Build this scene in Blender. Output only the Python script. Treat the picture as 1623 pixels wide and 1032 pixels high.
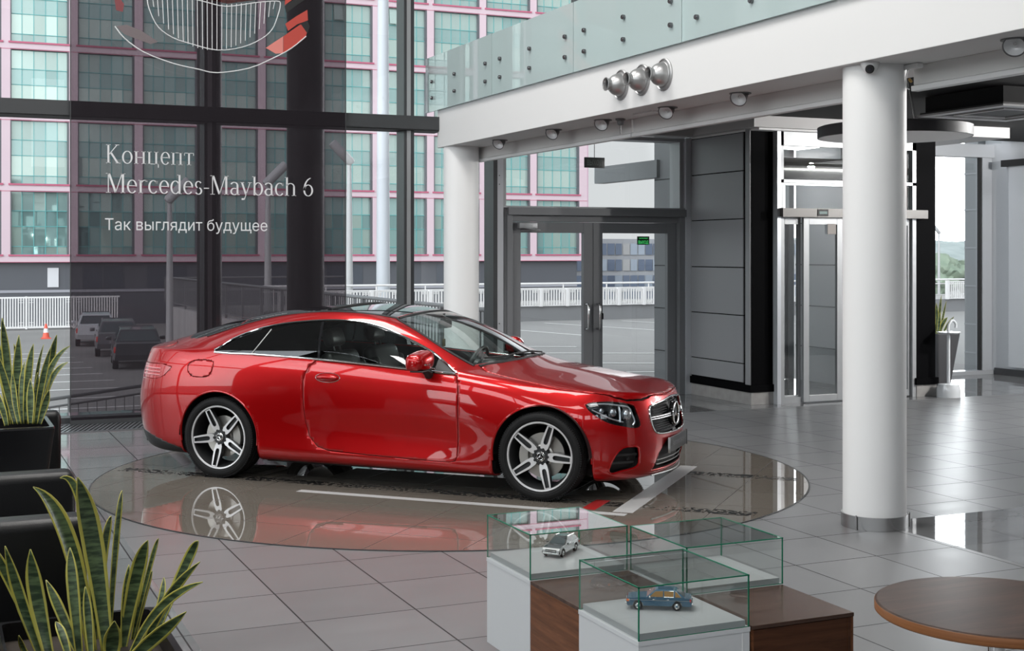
import bpy, bmesh, math, random
from math import sin, cos, pi, radians, sqrt, atan2, floor as ffloor
from mathutils import Vector, Matrix, Euler
from mathutils.bvhtree import BVHTree
for o in list(bpy.data.objects): bpy.data.objects.remove(o)
SC = bpy.context.scene
COL = SC.collection
R = random.Random(7)

# ---------------------------------------------------------------- camera, sky, exposure
TH = math.atan(929.5/2100.0)
cam = bpy.data.cameras.new('camera'); camo = bpy.data.objects.new('camera', cam); COL.objects.link(camo)
cam.sensor_width = 36.0; cam.sensor_fit = 'HORIZONTAL'
cam.lens = 2100.0/1623.0*36.0
cam.shift_x = 0.0; cam.shift_y = -(516.0-400.0)/1623.0
cam.clip_start = .05; cam.clip_end = 2000
camo.location = (0, 0, 1.89)
camo.rotation_euler = (pi/2, 0, -TH)
SC.camera = camo
w = bpy.data.worlds.new('sky'); SC.world = w; w.use_nodes = True
nt = w.node_tree; bg = nt.nodes['Background']
tc = nt.nodes.new('ShaderNodeTexCoord'); sp = nt.nodes.new('ShaderNodeSeparateXYZ'); rp = nt.nodes.new('ShaderNodeValToRGB')
nz = nt.nodes.new('ShaderNodeTexNoise'); nz.inputs['Scale'].default_value = 2.2; nz.inputs['Detail'].default_value = 4
mx = nt.nodes.new('ShaderNodeMixRGB'); mx.blend_type = 'MULTIPLY'; mx.inputs[0].default_value = .10
nt.links.new(tc.outputs['Generated'], sp.inputs[0]); nt.links.new(sp.outputs['Z'], rp.inputs[0])
nt.links.new(tc.outputs['Generated'], nz.inputs['Vector'])
rp.color_ramp.elements[0].position = 0.0; rp.color_ramp.elements[0].color = (.93, .94, .96, 1)
rp.color_ramp.elements[1].position = .6; rp.color_ramp.elements[1].color = (.84, .89, .96, 1)
nt.links.new(rp.outputs[0], mx.inputs[1]); nt.links.new(nz.outputs['Fac'], mx.inputs[2]); nt.links.new(mx.outputs[0], bg.inputs[0])
# bright sky lobe behind the camera to its left, added for highlights on the car
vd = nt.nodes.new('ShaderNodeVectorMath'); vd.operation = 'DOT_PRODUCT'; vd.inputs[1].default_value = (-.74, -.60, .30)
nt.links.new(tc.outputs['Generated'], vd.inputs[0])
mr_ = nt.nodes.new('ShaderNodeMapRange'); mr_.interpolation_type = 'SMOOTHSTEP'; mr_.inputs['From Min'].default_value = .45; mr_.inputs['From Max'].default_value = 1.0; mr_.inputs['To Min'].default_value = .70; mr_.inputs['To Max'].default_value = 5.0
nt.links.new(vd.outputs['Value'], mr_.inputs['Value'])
v2_ = nt.nodes.new('ShaderNodeVectorMath'); v2_.operation = 'DOT_PRODUCT'; v2_.inputs[1].default_value = (.74, .66, .12)     # second bright lobe low on the right, added for streaks on the floor
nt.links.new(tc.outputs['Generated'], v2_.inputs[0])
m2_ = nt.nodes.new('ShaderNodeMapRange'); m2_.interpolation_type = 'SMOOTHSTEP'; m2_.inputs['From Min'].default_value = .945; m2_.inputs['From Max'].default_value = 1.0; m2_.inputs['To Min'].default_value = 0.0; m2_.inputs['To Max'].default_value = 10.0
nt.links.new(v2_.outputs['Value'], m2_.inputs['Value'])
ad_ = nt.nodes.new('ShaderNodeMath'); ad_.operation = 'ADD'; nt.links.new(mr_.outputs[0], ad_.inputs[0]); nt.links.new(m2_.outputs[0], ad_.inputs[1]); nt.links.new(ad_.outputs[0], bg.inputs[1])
SC.view_settings.view_transform = 'Standard'; SC.view_settings.look = 'None'
SC.view_settings.gamma = 1.0; SC.view_settings.use_curve_mapping = False
SC.view_settings.exposure = 0.32
SC.cycles.use_denoising = True
SC.cycles.max_bounces = 14; SC.cycles.transparent_max_bounces = 24
SC.cycles.diffuse_bounces = 5; SC.cycles.glossy_bounces = 6; SC.cycles.transmission_bounces = 8
SC.cycles.caustics_reflective = False; SC.cycles.caustics_refractive = False
SC.cycles.sample_clamp_indirect = 6.0

def area_light(name, loc, sx, sy, power, rot=(0, 0, 0), col=(1, .98, .95)):
    l = bpy.data.lights.new(name, 'AREA'); l.shape = 'RECTANGLE'; l.size = sx; l.size_y = sy; l.energy = power; l.color = col
    o = bpy.data.objects.new(name, l); COL.objects.link(o); o.location = loc; o.rotation_euler = rot
    return o
# unseen area lights added under the hall ceiling to brighten the interior
for x, y, pw in ((-2.5, 1.0, 130), (2.2, 1.0, 90), (-2.5, 7.0, 260), (2.2, 7.0, 240), (2.2, 12.0, 240)):
    area_light('hall_fill_light', (x, y, 8.35), 2.6, 2.6, pw)
def point_lamp(name, loc, power, r=.06):
    l = bpy.data.lights.new(name, 'POINT'); l.energy = power; l.shadow_soft_size = r; l.color = (1, .98, .95)
    o = bpy.data.objects.new(name, l); COL.objects.link(o); o.location = loc
for x, y in ((14.2, 8.4), (14.2, 10.4)): point_lamp('mezzanine_fill_light', (x, y, 3.40), 480)  # unseen point lights added to brighten the right side under the mezzanine

# ---------------------------------------------------------------- helpers
def tag(o, label=None, cat=None, group=None, kind=None):
    if label: o['label'] = label
    if cat: o['category'] = cat
    if group: o['group'] = group
    if kind: o['kind'] = kind
    return o
def thing(name, label, cat, loc=(0, 0, 0), rz=0.0, group=None):
    o = bpy.data.objects.new(name, None); COL.objects.link(o); o.empty_display_size = .1
    o.location = loc; o.rotation_euler = (0, 0, rz)
    return tag(o, label, cat, group)
def copy_tree(o, parent=None, loc=None, rz=None):
    c = o.copy(); COL.objects.link(c); c.parent = parent
    if loc is not None: c.location = loc
    if rz is not None: c.rotation_euler = (0, 0, rz)
    for ch in list(o.children): copy_tree(ch, c)
    return c

class MB:
    """collects shapes into one mesh; points given in the same space as the parent's (world minus origin)"""
    def __init__(s, org=(0, 0, 0)):
        s.v = []; s.f = []; s.m = []; s.sm = []; s.o = Vector(org); s.mi = 0
    def mat(s, i): s.mi = i; return s
    def add(s, vs, fs, smooth=False, M=None):
        b = len(s.v)
        for p in vs:
            p = Vector(p)
            if M is not None: p = M @ p
            s.v.append(p - s.o)
        for f in fs:
            s.f.append([b+i for i in f]); s.m.append(s.mi); s.sm.append(smooth)
        return s
    def box(s, x0, y0, z0, x1, y1, z1, M=None):
        vs = [(x, y, z) for x in (x0, x1) for y in (y0, y1) for z in (z0, z1)]
        return s.add(vs, [(0, 1, 3, 2), (4, 6, 7, 5), (0, 4, 5, 1), (2, 3, 7, 6), (0, 2, 6, 4), (1, 5, 7, 3)], False, M)
    def rbox(s, x0, y0, z0, x1, y1, z1, r, M=None, seg=3):
        bm = bmesh.new(); bmesh.ops.create_cube(bm, size=1)
        for v in bm.verts:
            v.co = Vector((x0+(v.co.x+.5)*(x1-x0), y0+(v.co.y+.5)*(y1-y0), z0+(v.co.z+.5)*(z1-z0)))
        bmesh.ops.bevel(bm, geom=list(bm.edges), offset=r, segments=seg, affect='EDGES', profile=.5)
        return s.bm(bm, True, M)
    def bm(s, bm, smooth=True, M=None):
        bm.verts.index_update(); vs = [v.co.copy() for v in bm.verts]; fs = [[v.index for v in f.verts] for f in bm.faces]
        bm.free(); return s.add(vs, fs, smooth, M)
    def quad(s, a, b, c, d, smooth=False, M=None): return s.add([a, b, c, d], [(0, 1, 2, 3)], smooth, M)
    def tube(s, pts, r, n=10, cap=True, M=None, closed=False):
        pts = [Vector(p) for p in pts]; k = len(pts); rs = r if isinstance(r, (list, tuple)) else [r]*k
        vs = []; fs = []; up = None
        for i, p in enumerate(pts):
            if closed: d = pts[(i+1) % k]-pts[i-1]
            else: d = pts[min(i+1, k-1)]-pts[max(i-1, 0)]
            d.normalize()
            if up is None:
                up = Vector((0, 0, 1)) if abs(d.z) < .9 else Vector((1, 0, 0))
            a = d.cross(up)
            if a.length < 1e-5: a = d.cross(Vector((1, .3, .2)))
            a.normalize(); up2 = a.cross(d).normalized(); up = up2
            for j in range(n):
                t = 2*pi*j/n; vs.append(p+(a*cos(t)+up2*sin(t))*rs[i])
        kk = k if closed else k-1
        for i in range(kk):
            i2 = (i+1) % k
            for j in range(n):
                fs.append((i*n+j, i2*n+j, i2*n+(j+1) % n, i*n+(j+1) % n))
        s.add(vs, fs, True, M)
        if cap and not closed:
            s.add(vs[:n], [tuple(range(n))], False, M); s.add(vs[-n:], [tuple(range(n-1, -1, -1))], False, M)
        return s
    def lathe(s, prof, n=32, M=None, smooth=True, a0=0, a1=2*pi):
        full = abs(a1-a0-2*pi) < 1e-6; vs = []; fs = []; k = len(prof); m = n if full else n+1
        for i in range(m):
            t = a0+(a1-a0)*i/n
            for r, z in prof: vs.append((r*cos(t), r*sin(t), z))
        for i in range(n):
            i2 = (i+1) % m
            for j in range(k-1): fs.append((i*k+j, i2*k+j, i2*k+j+1, i*k+j+1))
        return s.add(vs, fs, smooth, M)
    def prism(s, poly, a, b, axis='z', M=None, holes=None):
        """extrude a 2D polygon: axis z: (x,y); axis y: (x,z); axis x: (y,z)"""
        def P(p, t):
            return (p[0], p[1], t) if axis == 'z' else ((p[0], t, p[1]) if axis == 'y' else (t, p[0], p[1]))
        n = len(poly)
        bm = bmesh.new()
        lo = [bm.verts.new(P(p, a)) for p in poly]; hi = [bm.verts.new(P(p, b)) for p in poly]
        for i in range(n): bm.faces.new((lo[i], lo[(i+1) % n], hi[(i+1) % n], hi[i]))
        if holes:
            for h in holes:
                m = len(h); l2 = [bm.verts.new(P(p, a)) for p in h]; h2 = [bm.verts.new(P(p, b)) for p in h]
                for i in range(m): bm.faces.new((l2[i], h2[i], h2[(i+1) % m], l2[(i+1) % m]))
            from mathutils.geometry import delaunay_2d_cdt
            allp = [Vector(p) for p in poly]; fl = [list(range(n))]; k = n
            for h in holes:
                allp += [Vector(p) for p in h]; fl.append(list(range(k, k+len(h)))); k += len(h)
            r = delaunay_2d_cdt(allp, [], fl, 4, 1e-6)
            vs = r[0]
            for t, lst in ((a, 0), (b, 1)):
                nv = [bm.verts.new(P(p, t)) for p in vs]
                for f in r[2]: bm.faces.new([nv[i] for i in f])
            bmesh.ops.remove_doubles(bm, verts=bm.verts, dist=1e-6)
        else:
            bm.faces.new(lo[::-1]); bm.faces.new(hi)
        bmesh.ops.recalc_face_normals(bm, faces=bm.faces)
        return s.bm(bm, False, M)
    def build(s, name, mats, parent=None, bevel=0, **kw):
        me = bpy.data.meshes.new(name); me.from_pydata([tuple(p) for p in s.v], [], s.f)
        mats = mats if isinstance(mats, (list, tuple)) else [mats]
        for m in mats: me.materials.append(m)
        me.polygons.foreach_set('material_index', s.m); me.polygons.foreach_set('use_smooth', s.sm); me.update()
        if any(s.sm): me.set_sharp_from_angle(angle=radians(38))
        o = bpy.data.objects.new(name, me); COL.objects.link(o); o.parent = parent
        if bevel:
            md = o.modifiers.new('bevel', 'BEVEL'); md.width = bevel; md.segments = 2; md.limit_method = 'ANGLE'
        if parent is None: o.location = s.o
        return tag(o, **kw) if kw else o
def struct(o): o['kind'] = 'structure'; return o

# ---------------------------------------------------------------- materials
_M = {}
def mat(name, col=(.5, .5, .5), rough=.5, metal=0., spec=.5, coat=0., emit=None, alpha=None, noise=None, bump=None, coord='Object', aniso=None):
    if name in _M: return _M[name]
    m = bpy.data.materials.new(name); m.use_nodes = True; n = m.node_tree.nodes; l = m.node_tree.links
    b = n['Principled BSDF']
    b.inputs['Base Color'].default_value = (*col, 1); b.inputs['Roughness'].default_value = rough; b.inputs['Metallic'].default_value = metal
    b.inputs['Specular IOR Level'].default_value = spec
    if coat: b.inputs['Coat Weight'].default_value = coat; b.inputs['Coat Roughness'].default_value = .02
    if emit: b.inputs['Emission Color'].default_value = (*emit[0], 1); b.inputs['Emission Strength'].default_value = emit[1]
    if noise or bump:
        t = n.new('ShaderNodeTexCoord'); mp = n.new('ShaderNodeMapping'); l.new(t.outputs[coord], mp.inputs[0])
        if noise:                       # (scale, col2, contrast, (sx,sy,sz))
            nzz = n.new('ShaderNodeTexNoise'); nzz.inputs['Scale'].default_value = noise[0]; nzz.inputs['Detail'].default_value = 5
            if len(noise) > 3: mp.inputs['Scale'].default_value = noise[3]
            l.new(mp.outputs[0], nzz.inputs['Vector'])
            rr = n.new('ShaderNodeValToRGB'); c = noise[2]
            rr.color_ramp.elements[0].position = .5-c; rr.color_ramp.elements[1].position = .5+c
            rr.color_ramp.elements[0].color = (*col, 1); rr.color_ramp.elements[1].color = (*noise[1], 1)
            l.new(nzz.outputs['Fac'], rr.inputs[0]); l.new(rr.outputs[0], b.inputs['Base Color'])
        if bump:                        # (scale, strength)
            nb = n.new('ShaderNodeTexNoise'); nb.inputs['Scale'].default_value = bump[0]; nb.inputs['Detail'].default_value = 3
            l.new(mp.outputs[0], nb.inputs['Vector']); bp = n.new('ShaderNodeBump'); bp.inputs['Strength'].default_value = bump[1]
            bp.inputs['Distance'].default_value = .01
            l.new(nb.outputs['Fac'], bp.inputs['Height']); l.new(bp.outputs[0], b.inputs['Normal'])
    _M[name] = m; return m
def glass(name, tint=(1, 1, 1), ior=1.45, rough=0.0, boost=1.0):
    if name in _M: return _M[name]
    m = bpy.data.materials.new(name); m.use_nodes = True; n = m.node_tree.nodes; l = m.node_tree.links
    n.remove(n['Principled BSDF']); out = n['Material Output']
    tr = n.new('ShaderNodeBsdfTransparent'); tr.inputs[0].default_value = (*tint, 1)
    gl = n.new('ShaderNodeBsdfGlossy'); gl.inputs['Roughness'].default_value = rough; gl.inputs[0].default_value = (1, 1, 1, 1)
    fr = n.new('ShaderNodeFresnel'); fr.inputs[0].default_value = ior
    mu = n.new('ShaderNodeMath'); mu.operation = 'MULTIPLY'; mu.inputs[1].default_value = boost; mu.use_clamp = True
    mxs = n.new('ShaderNodeMixShader')
    geo = n.new('ShaderNodeNewGeometry')        # same Fresnel from either side of a thin pane
    vm = n.new('ShaderNodeVectorMath'); vm.operation = 'DOT_PRODUCT'; ab = n.new('ShaderNodeMath'); ab.operation = 'ABSOLUTE'
    l.new(geo.outputs['Incoming'], vm.inputs[0]); l.new(geo.outputs['Normal'], vm.inputs[1]); l.new(vm.outputs['Value'], ab.inputs[0])
    k = ((ior-1)/(ior+1))**2
    om = n.new('ShaderNodeMath'); om.operation = 'SUBTRACT'; om.inputs[0].default_value = 1; l.new(ab.outputs[0], om.inputs[1])
    pw = n.new('ShaderNodeMath'); pw.operation = 'POWER'; pw.inputs[1].default_value = 5; l.new(om.outputs[0], pw.inputs[0])
    ma = n.new('ShaderNodeMath'); ma.operation = 'MULTIPLY_ADD'; ma.inputs[1].default_value = (1-2*k); ma.inputs[2].default_value = 2*k
    n.remove(fr)
    l.new(pw.outputs[0], ma.inputs[0]); l.new(ma.outputs[0], mu.inputs[0]); l.new(mu.outputs[0], mxs.inputs[0])
    l.new(tr.outputs[0], mxs.inputs[1]); l.new(gl.outputs[0], mxs.inputs[2]); l.new(mxs.outputs[0], out.inputs['Surface'])
    _M[name] = m; return m
def wood(name, c0, c1, scale=(1.5, 18, 18), rough=.35, axis_noise=3.0):
    if name in _M: return _M[name]
    m = mat(name, c0, rough, spec=.22); n = m.node_tree.nodes; l = m.node_tree.links; b = n['Principled BSDF']
    t = n.new('ShaderNodeTexCoord'); mp = n.new('ShaderNodeMapping'); mp.inputs['Scale'].default_value = scale
    l.new(t.outputs['Object'], mp.inputs[0])
    a = n.new('ShaderNodeTexNoise'); a.inputs['Scale'].default_value = 1.3; a.inputs['Detail'].default_value = 8; a.inputs['Roughness'].default_value = .65
    a.inputs['Distortion'].default_value = .8
    l.new(mp.outputs[0], a.inputs['Vector'])
    rr = n.new('ShaderNodeValToRGB'); rr.color_ramp.elements[0].position = .3; rr.color_ramp.elements[1].position = .72
    rr.color_ramp.elements[0].color = (*c0, 1); rr.color_ramp.elements[1].color = (*c1, 1)
    l.new(a.outputs['Fac'], rr.inputs[0]); l.new(rr.outputs[0], b.inputs['Base Color'])
    return m
WHITE = mat('white_plaster', (.72, .72, .72), .55)
WHITEM = mat('white_metal', (.78, .78, .78), .35)
ALU = mat('grey_aluminium', (.36, .37, .38), .4, .3)
ALULT = mat('light_aluminium', (.55, .57, .6), .35, .4)
DKFRAME = mat('dark_frame', (.045, .047, .05), .4)
DOORGREY = mat('door_grey', (.17, .175, .185), .42)
STEEL = mat('brushed_steel', (.55, .55, .55), .22, 1.0)
CHROME = mat('chrome', (.80, .80, .80), .06, 1.0)
BLACK = mat('black_matte', (.012, .012, .013), .6)
BLACKP = mat('black_panel', (.0025, .0025, .003), .65, spec=.03, bump=(2.0, .05))
PANEL = mat('graphite_panel', (.25, .255, .265), .38, bump=(1.5, .06))
LEATHER = mat('black_leather', (.005, .005, .0055), .38, spec=.3, bump=(160, .12))
GLASS = glass('clear_glass', (.93, .96, .95))
GLASSE = mat('glass_edge', (.01, .22, .12), .15, spec=.6)
RUBBER = mat('rubber', (.010, .010, .0105), .7, spec=.25)
# ---------------------------------------------------------------- floor
def nodes(m): return m.node_tree.nodes, m.node_tree.links
def mth(m, op, a, b=None, clamp=False):
    n, l = nodes(m); x = n.new('ShaderNodeMath'); x.operation = op; x.use_clamp = clamp
    for i, v in enumerate((a, b)):
        if v is None: continue
        if isinstance(v, (int, float)): x.inputs[i].default_value = v
        else: l.new(v, x.inputs[i])
    return x.outputs[0]
def tile_material(name, c0, c1, grout, pitch, ox, oy, rot, rough, polished=None, gw=.007):
    m = mat(name, c0, .3, spec=.32); n, l = nodes(m); b = n['Principled BSDF']
    t = n.new('ShaderNodeTexCoord'); mp = n.new('ShaderNodeMapping'); mp.inputs['Rotation'].default_value = (0, 0, rot)
    l.new(t.outputs['Object'], mp.inputs[0])
    s = n.new('ShaderNodeSeparateXYZ'); l.new(mp.outputs[0], s.inputs[0])
    u = mth(m, 'DIVIDE', mth(m, 'SUBTRACT', s.outputs[0], ox), pitch); v = mth(m, 'DIVIDE', mth(m, 'SUBTRACT', s.outputs[1], oy), pitch)
    fu = mth(m, 'FRACT', u); fv = mth(m, 'FRACT', v); g = gw/pitch
    e = mth(m, 'MAXIMUM', mth(m, 'LESS_THAN', fu, g), mth(m, 'LESS_THAN', fv, g))
    cb = n.new('ShaderNodeCombineXYZ'); l.new(mth(m, 'FLOOR', u), cb.inputs[0]); l.new(mth(m, 'FLOOR', v), cb.inputs[1])
    wn = n.new('ShaderNodeTexWhiteNoise'); wn.noise_dimensions = '2D'; l.new(cb.outputs[0], wn.inputs['Vector'])
    no = n.new('ShaderNodeTexNoise'); no.inputs['Scale'].default_value = 1.6; no.inputs['Detail'].default_value = 7; no.inputs['Roughness'].default_value = .62
    m2 = n.new('ShaderNodeMapping'); m2.inputs['Scale'].default_value = (1, 3.2, 1); l.new(mp.outputs[0], m2.inputs[0]); l.new(m2.outputs[0], no.inputs['Vector'])
    k = mth(m, 'ADD', mth(m, 'MULTIPLY', wn.outputs['Value'], .35), mth(m, 'MULTIPLY', no.outputs['Fac'], .65))
    mxc = n.new('ShaderNodeMixRGB'); l.new(k, mxc.inputs[0]); mxc.inputs[1].default_value = (*c0, 1); mxc.inputs[2].default_value = (*c1, 1)
    mg = n.new('ShaderNodeMixRGB'); l.new(e, mg.inputs[0]); l.new(mxc.outputs[0], mg.inputs[1]); mg.inputs[2].default_value = (*grout, 1)
    l.new(mg.outputs[0], b.inputs['Base Color'])
    if polished:
        s2 = n.new('ShaderNodeSeparateXYZ'); l.new(t.outputs['Object'], s2.inputs[0]); X, Y = s2.outputs[0], s2.outputs[1]
        p1 = mth(m, 'LESS_THAN', X, 1.2)
        p2 = mth(m, 'MULTIPLY', mth(m, 'GREATER_THAN', X, 6.07), mth(m, 'LESS_THAN', Y, 7.45))
        p3 = mth(m, 'MAXIMUM', mth(m, 'GREATER_THAN', Y, 13.45), mth(m, 'MULTIPLY', mth(m, 'LESS_THAN', X, 3.0), mth(m, 'GREATER_THAN', Y, 11.3)))
        p = mth(m, 'MAXIMUM', p1, mth(m, 'MAXIMUM', p2, p3))
        rr = mth(m, 'ADD', mth(m, 'MULTIPLY', no.outputs['Fac'], .10), rough-.05)
        rgh = mth(m, 'ADD', mth(m, 'MULTIPLY', p, .035), mth(m, 'MULTIPLY', mth(m, 'SUBTRACT', 1.0, p), rr))
        l.new(mth(m, 'MAXIMUM', rgh, mth(m, 'MULTIPLY', e, .5)), b.inputs['Roughness'])
    else:
        l.new(mth(m, 'MAXIMUM', rough, mth(m, 'MULTIPLY', e, .4)), b.inputs['Roughness'])
    bp = n.new('ShaderNodeBump'); bp.inputs['Strength'].default_value = .35; bp.inputs['Distance'].default_value = .003
    l.new(mth(m, 'SUBTRACT', 1.0, e), bp.inputs['Height']); l.new(bp.outputs[0], b.inputs['Normal'])
    return m
TILE = tile_material('grey_floor_tiles', (.135, .137, .141), (.215, .218, .223), (.016, .016, .018), .608, .544, .538, 0, .33, True, .009)
DISC = tile_material('brown_gloss_tiles', (.135, .118, .100), (.185, .165, .142), (.05, .045, .04), .60, .03, .0, radians(45), .02, None, .006)
DISC.node_tree.nodes['Principled BSDF'].inputs['Specular IOR Level'].default_value = .8
b = MB(); b.quad((-6, -7, 0), (15.2, -7, 0), (15.2, 16.4, 0), (-6, 16.4, 0)); b.box(-6, -7, -.3, 15.2, 16.4, -.02)
struct(b.build('floor', TILE))

# the round turntable let into the floor
DX, DY, DR = 4.13, 10.57, 2.965
tt = thing('turntable', 'round polished brown-tiled turntable set in the floor under the red car', 'turntable', (DX, DY, 0))
b = MB(); b.lathe([(DR+.012, .001), (DR, .004), (0, .004)], 128, None, False); b.build('disc', DISC, tt)
b = MB(); b.lathe([(DR+.012, .0012), (DR+.012, .006), (DR, .006), (DR, .0012)], 128); b.build('rim', DKFRAME, tt)
TAPE = mat('white_tape', (.50, .50, .50), .25); REDT = mat('red_tape', (.35, .02, .02), .3)
def strip(b, p, q, wd, z0=.0042, z1=.0052):
    p = Vector((*p, 0)); q = Vector((*q, 0)); d = (q-p).normalized(); nn = Vector((-d.y, d.x, 0))*wd/2
    c = [p-nn, q-nn, q+nn, p+nn]
    b.add([(v.x, v.y, z) for z in (z0, z1) for v in c], [(0, 1, 2, 3)[::-1], (4, 5, 6, 7), (0, 1, 5, 4), (1, 2, 6, 5), (2, 3, 7, 6), (3, 0, 4, 7)])
b = MB((DX, DY, 0)); strip(b, (2.70, 10.27), (4.60, 8.37), .085); b.build('floor_marking', TAPE, tt)
b = MB((DX, DY, 0)); strip(b, (4.62, 8.46), (6.16, 10.06), .15); b.build('floor_marking', TAPE, tt)
b = MB((DX, DY, 0)); strip(b, (4.44, 8.66), (4.72, 8.94), .11); b.build('floor_marking', REDT, tt, label='red floor marking')
TRACK = mat('tyre_print', (.012, .012, .012), .35); n, l = nodes(TRACK); bs = n['Principled BSDF']
t = n.new('ShaderNodeTexCoord'); mp = n.new('ShaderNodeMapping'); mp.inputs['Rotation'].default_value = (0, 0, radians(45)); mp.inputs['Scale'].default_value = (1, 1, 1)
l.new(t.outputs['Object'], mp.inputs[0]); no = n.new('ShaderNodeTexNoise'); no.inputs['Scale'].default_value = 28; no.inputs['Detail'].default_value = 3
l.new(mp.outputs[0], no.inputs[0]); n2 = n.new('ShaderNodeTexNoise'); n2.inputs['Scale'].default_value = 3.0; l.new(mp.outputs[0], n2.inputs[0])
al = mth(TRACK, 'GREATER_THAN', mth(TRACK, 'ADD', no.outputs['Fac'], mth(TRACK, 'MULTIPLY', mth(TRACK, 'SUBTRACT', n2.outputs['Fac'], .5), .5)), .53)
l.new(mth(TRACK, 'MULTIPLY', al, .9), bs.inputs['Alpha'])
for k, sgn in ((13.47, -1), (15.72, 1)):
    b = MB((DX, DY, 0)); c = (k - (DX+DY))/2
    half = sqrt(max(0, DR*DR-2*c*c))-.08
    p = (DX+c-half*.7071, DY+c+half*.7071); q = (DX+c+half*.7071, DY+c-half*.7071)
    strip(b, p, q, .17, .0043, .0049); b.build('tyre_track', TRACK, tt)

# convector grille along the glass wall
FG = mat('grille_steel', (.30, .31, .33), .35, .8)
b = MB()
b.box(-5.9, 14.52, .001, 5.6, 14.55, .012); b.box(-5.9, 15.20, .001, 5.6, 15.23, .012)
x = -1.4
while x < 5.6:
    M = Matrix.Translation((x, 14.875, .006)) @ Matrix.Rotation(radians(-18), 4, 'Z'); b.box(-.012, -.345, -.005, .012, .345, .004, M); x += .05
b.mat(1).box(-5.9, 14.55, .0005, 5.6, 15.2, .0015)
g = b.build('floor_grille', [FG, BLACK]); tag(g, 'long steel convector grille in the floor along the glass wall', 'grille')

# ---------------------------------------------------------------- glass wall facing the street (y = 15.4)
YG = 15.40; ZT = 8.4
def mullion(b, x, z0, z1, wd=.13, y0=15.22, y1=15.5):
    b.mat(0).box(x-wd/2, y0, z0, x+wd/2, y1, z1)
    b.mat(1).box(x-wd/2+.035, y0-.006, z0, x+wd/2-.045, y0, z1)
b = MB()
for x in (-4.23, -1.83, .57, 2.97, 5.37):
    mullion(b, x, 0, 3.385); mullion(b, x, 3.545, ZT)
b.mat(0).box(-6, 15.16, 3.385, 5.80, 15.5, 3.545); b.mat(2).box(-6, 15.17, 3.37, 5.80, 15.5, 3.385)  # thin black strip under the transom stands in for its shadow
b.mat(0).box(-6, 15.28, 0, 6.5, 15.5, .07); b.box(-6, 15.2, 6.4, 16, 15.5, 6.55)
for x in (7.77, 10.17, 12.57, 15.0): mullion(b, x, 3.6, ZT)
wf = struct(b.build('window_1', [DKFRAME, ALU, BLACK]))
b = MB(); xs = [-6, -4.23, -1.83, .57, 2.97, 5.37, 7.77, 10.17, 12.57, 15.0]
for a, c in zip(xs, xs[1:]):
    if c <= 5.4: b.quad((a+.05, YG, .06), (c-.05, YG, .06), (c-.05, YG, 3.4), (a+.05, YG, 3.4))
    b.quad((a+.05, YG, 3.54), (c-.05, YG, 3.54), (c-.05, YG, ZT), (a+.05, YG, ZT))
b.quad((5.42, YG, .06), (6.52, YG, .06), (6.52, YG, 3.4), (5.42, YG, 3.4))
struct(b.build('window_1_glass', GLASS, wf))
# light metal mullions beside the street door
b = MB(); b.mat(1).box(6.475, 15.2, 0, 6.53, 15.5, 3.41); b.mat(0).box(6.53, 15.2, 0, 6.61, 15.5, 3.41); b.mat(2).box(6.61, 15.24, 0, 6.665, 15.5, 3.41)
b.mat(0).box(9.25, 15.18, 0, 9.338, 15.5, 3.41); b.mat(2).box(9.19, 15.24, 2.45, 9.25, 15.5, 3.41)
for i in range(3):
    for z in (2.74, 2.85, 3.1, 3.2, .9, 1.0): b.mat(1).lathe([(.007, 0), (.007, .004), (0, .004)], 8, Matrix.Translation((6.555+.0*i, 15.2, z)) @ Matrix.Rotation(pi/2, 4, 'X'))
b.mat(2).box(6.61, 15.2, 2.45, 9.25, 15.5, 2.475)
b.mat(2).box(6.61, 15.22, 3.36, 9.25, 15.5, 3.41)
wf = struct(b.build('window_2', [ALULT, DKFRAME, ALU]))
b = MB(); b.quad((6.66, YG, 2.47), (9.2, YG, 2.47), (9.2, YG, 3.37), (6.66, YG, 3.37)); struct(b.build('window_2_glass', GLASS, wf))

# street double door
d1 = struct(thing('door_1', None, None, (6.66, 15.3, 0)))
b = MB((6.66, 15.3, 0)); b.box(6.665, 15.2, 0, 6.74, 15.42, 2.36); b.box(9.16, 15.2, 0, 9.25, 15.42, 2.36); b.box(6.665, 15.16, 2.36, 9.25, 15.42, 2.455)
b.box(6.74, 15.24, 2.28, 9.16, 15.42, 2.36); b.build('door_frame', [DOORGREY], d1, .004)
def door_leaf(x0, x1, hx, flip):
    o = (6.66, 15.3, 0); b = MB(o); st = .135
    b.box(x0, 15.27, .01, x0+st, 15.34, 2.275); b.box(x1-st, 15.27, .01, x1, 15.34, 2.275)
    b.box(x0+st, 15.27, .01, x1-st, 15.34, .15); b.box(x0+st, 15.27, 2.14, x1-st, 15.34, 2.275)
    lf = b.build('door_leaf', DOORGREY, d1, .004)
    b = MB(o); b.quad((x0+st, 15.3, .15), (x1-st, 15.3, .15), (x1-st, 15.3, 2.14), (x0+st, 15.3, 2.14)); b.build('pane', GLASS, lf)
    b = MB(o); pts = [(hx, 15.27, .90), (hx, 15.20, .90), (hx, 15.185, .93), (hx, 15.185, 1.19), (hx, 15.20, 1.22), (hx, 15.27, 1.22)]
    b.tube(pts, .016, 10); b.build('handle', STEEL, lf, label='steel pull handle')
    return lf
door_leaf(6.745, 7.905, 7.80, 0); lf = door_leaf(7.912, 9.155, 7.965, 1)
b = MB((6.66, 15.3, 0)); b.rbox(8.02, 15.255, 1.02, 8.055, 15.27, 1.10, .006); b.lathe([(.010, 0), (.010, .012), (0, .012)], 12, Matrix.Translation((8.037, 15.256, 1.07)) @ Matrix.Rotation(pi/2, 4, 'X'))
b.build('lock', BLACK, lf)
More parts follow.
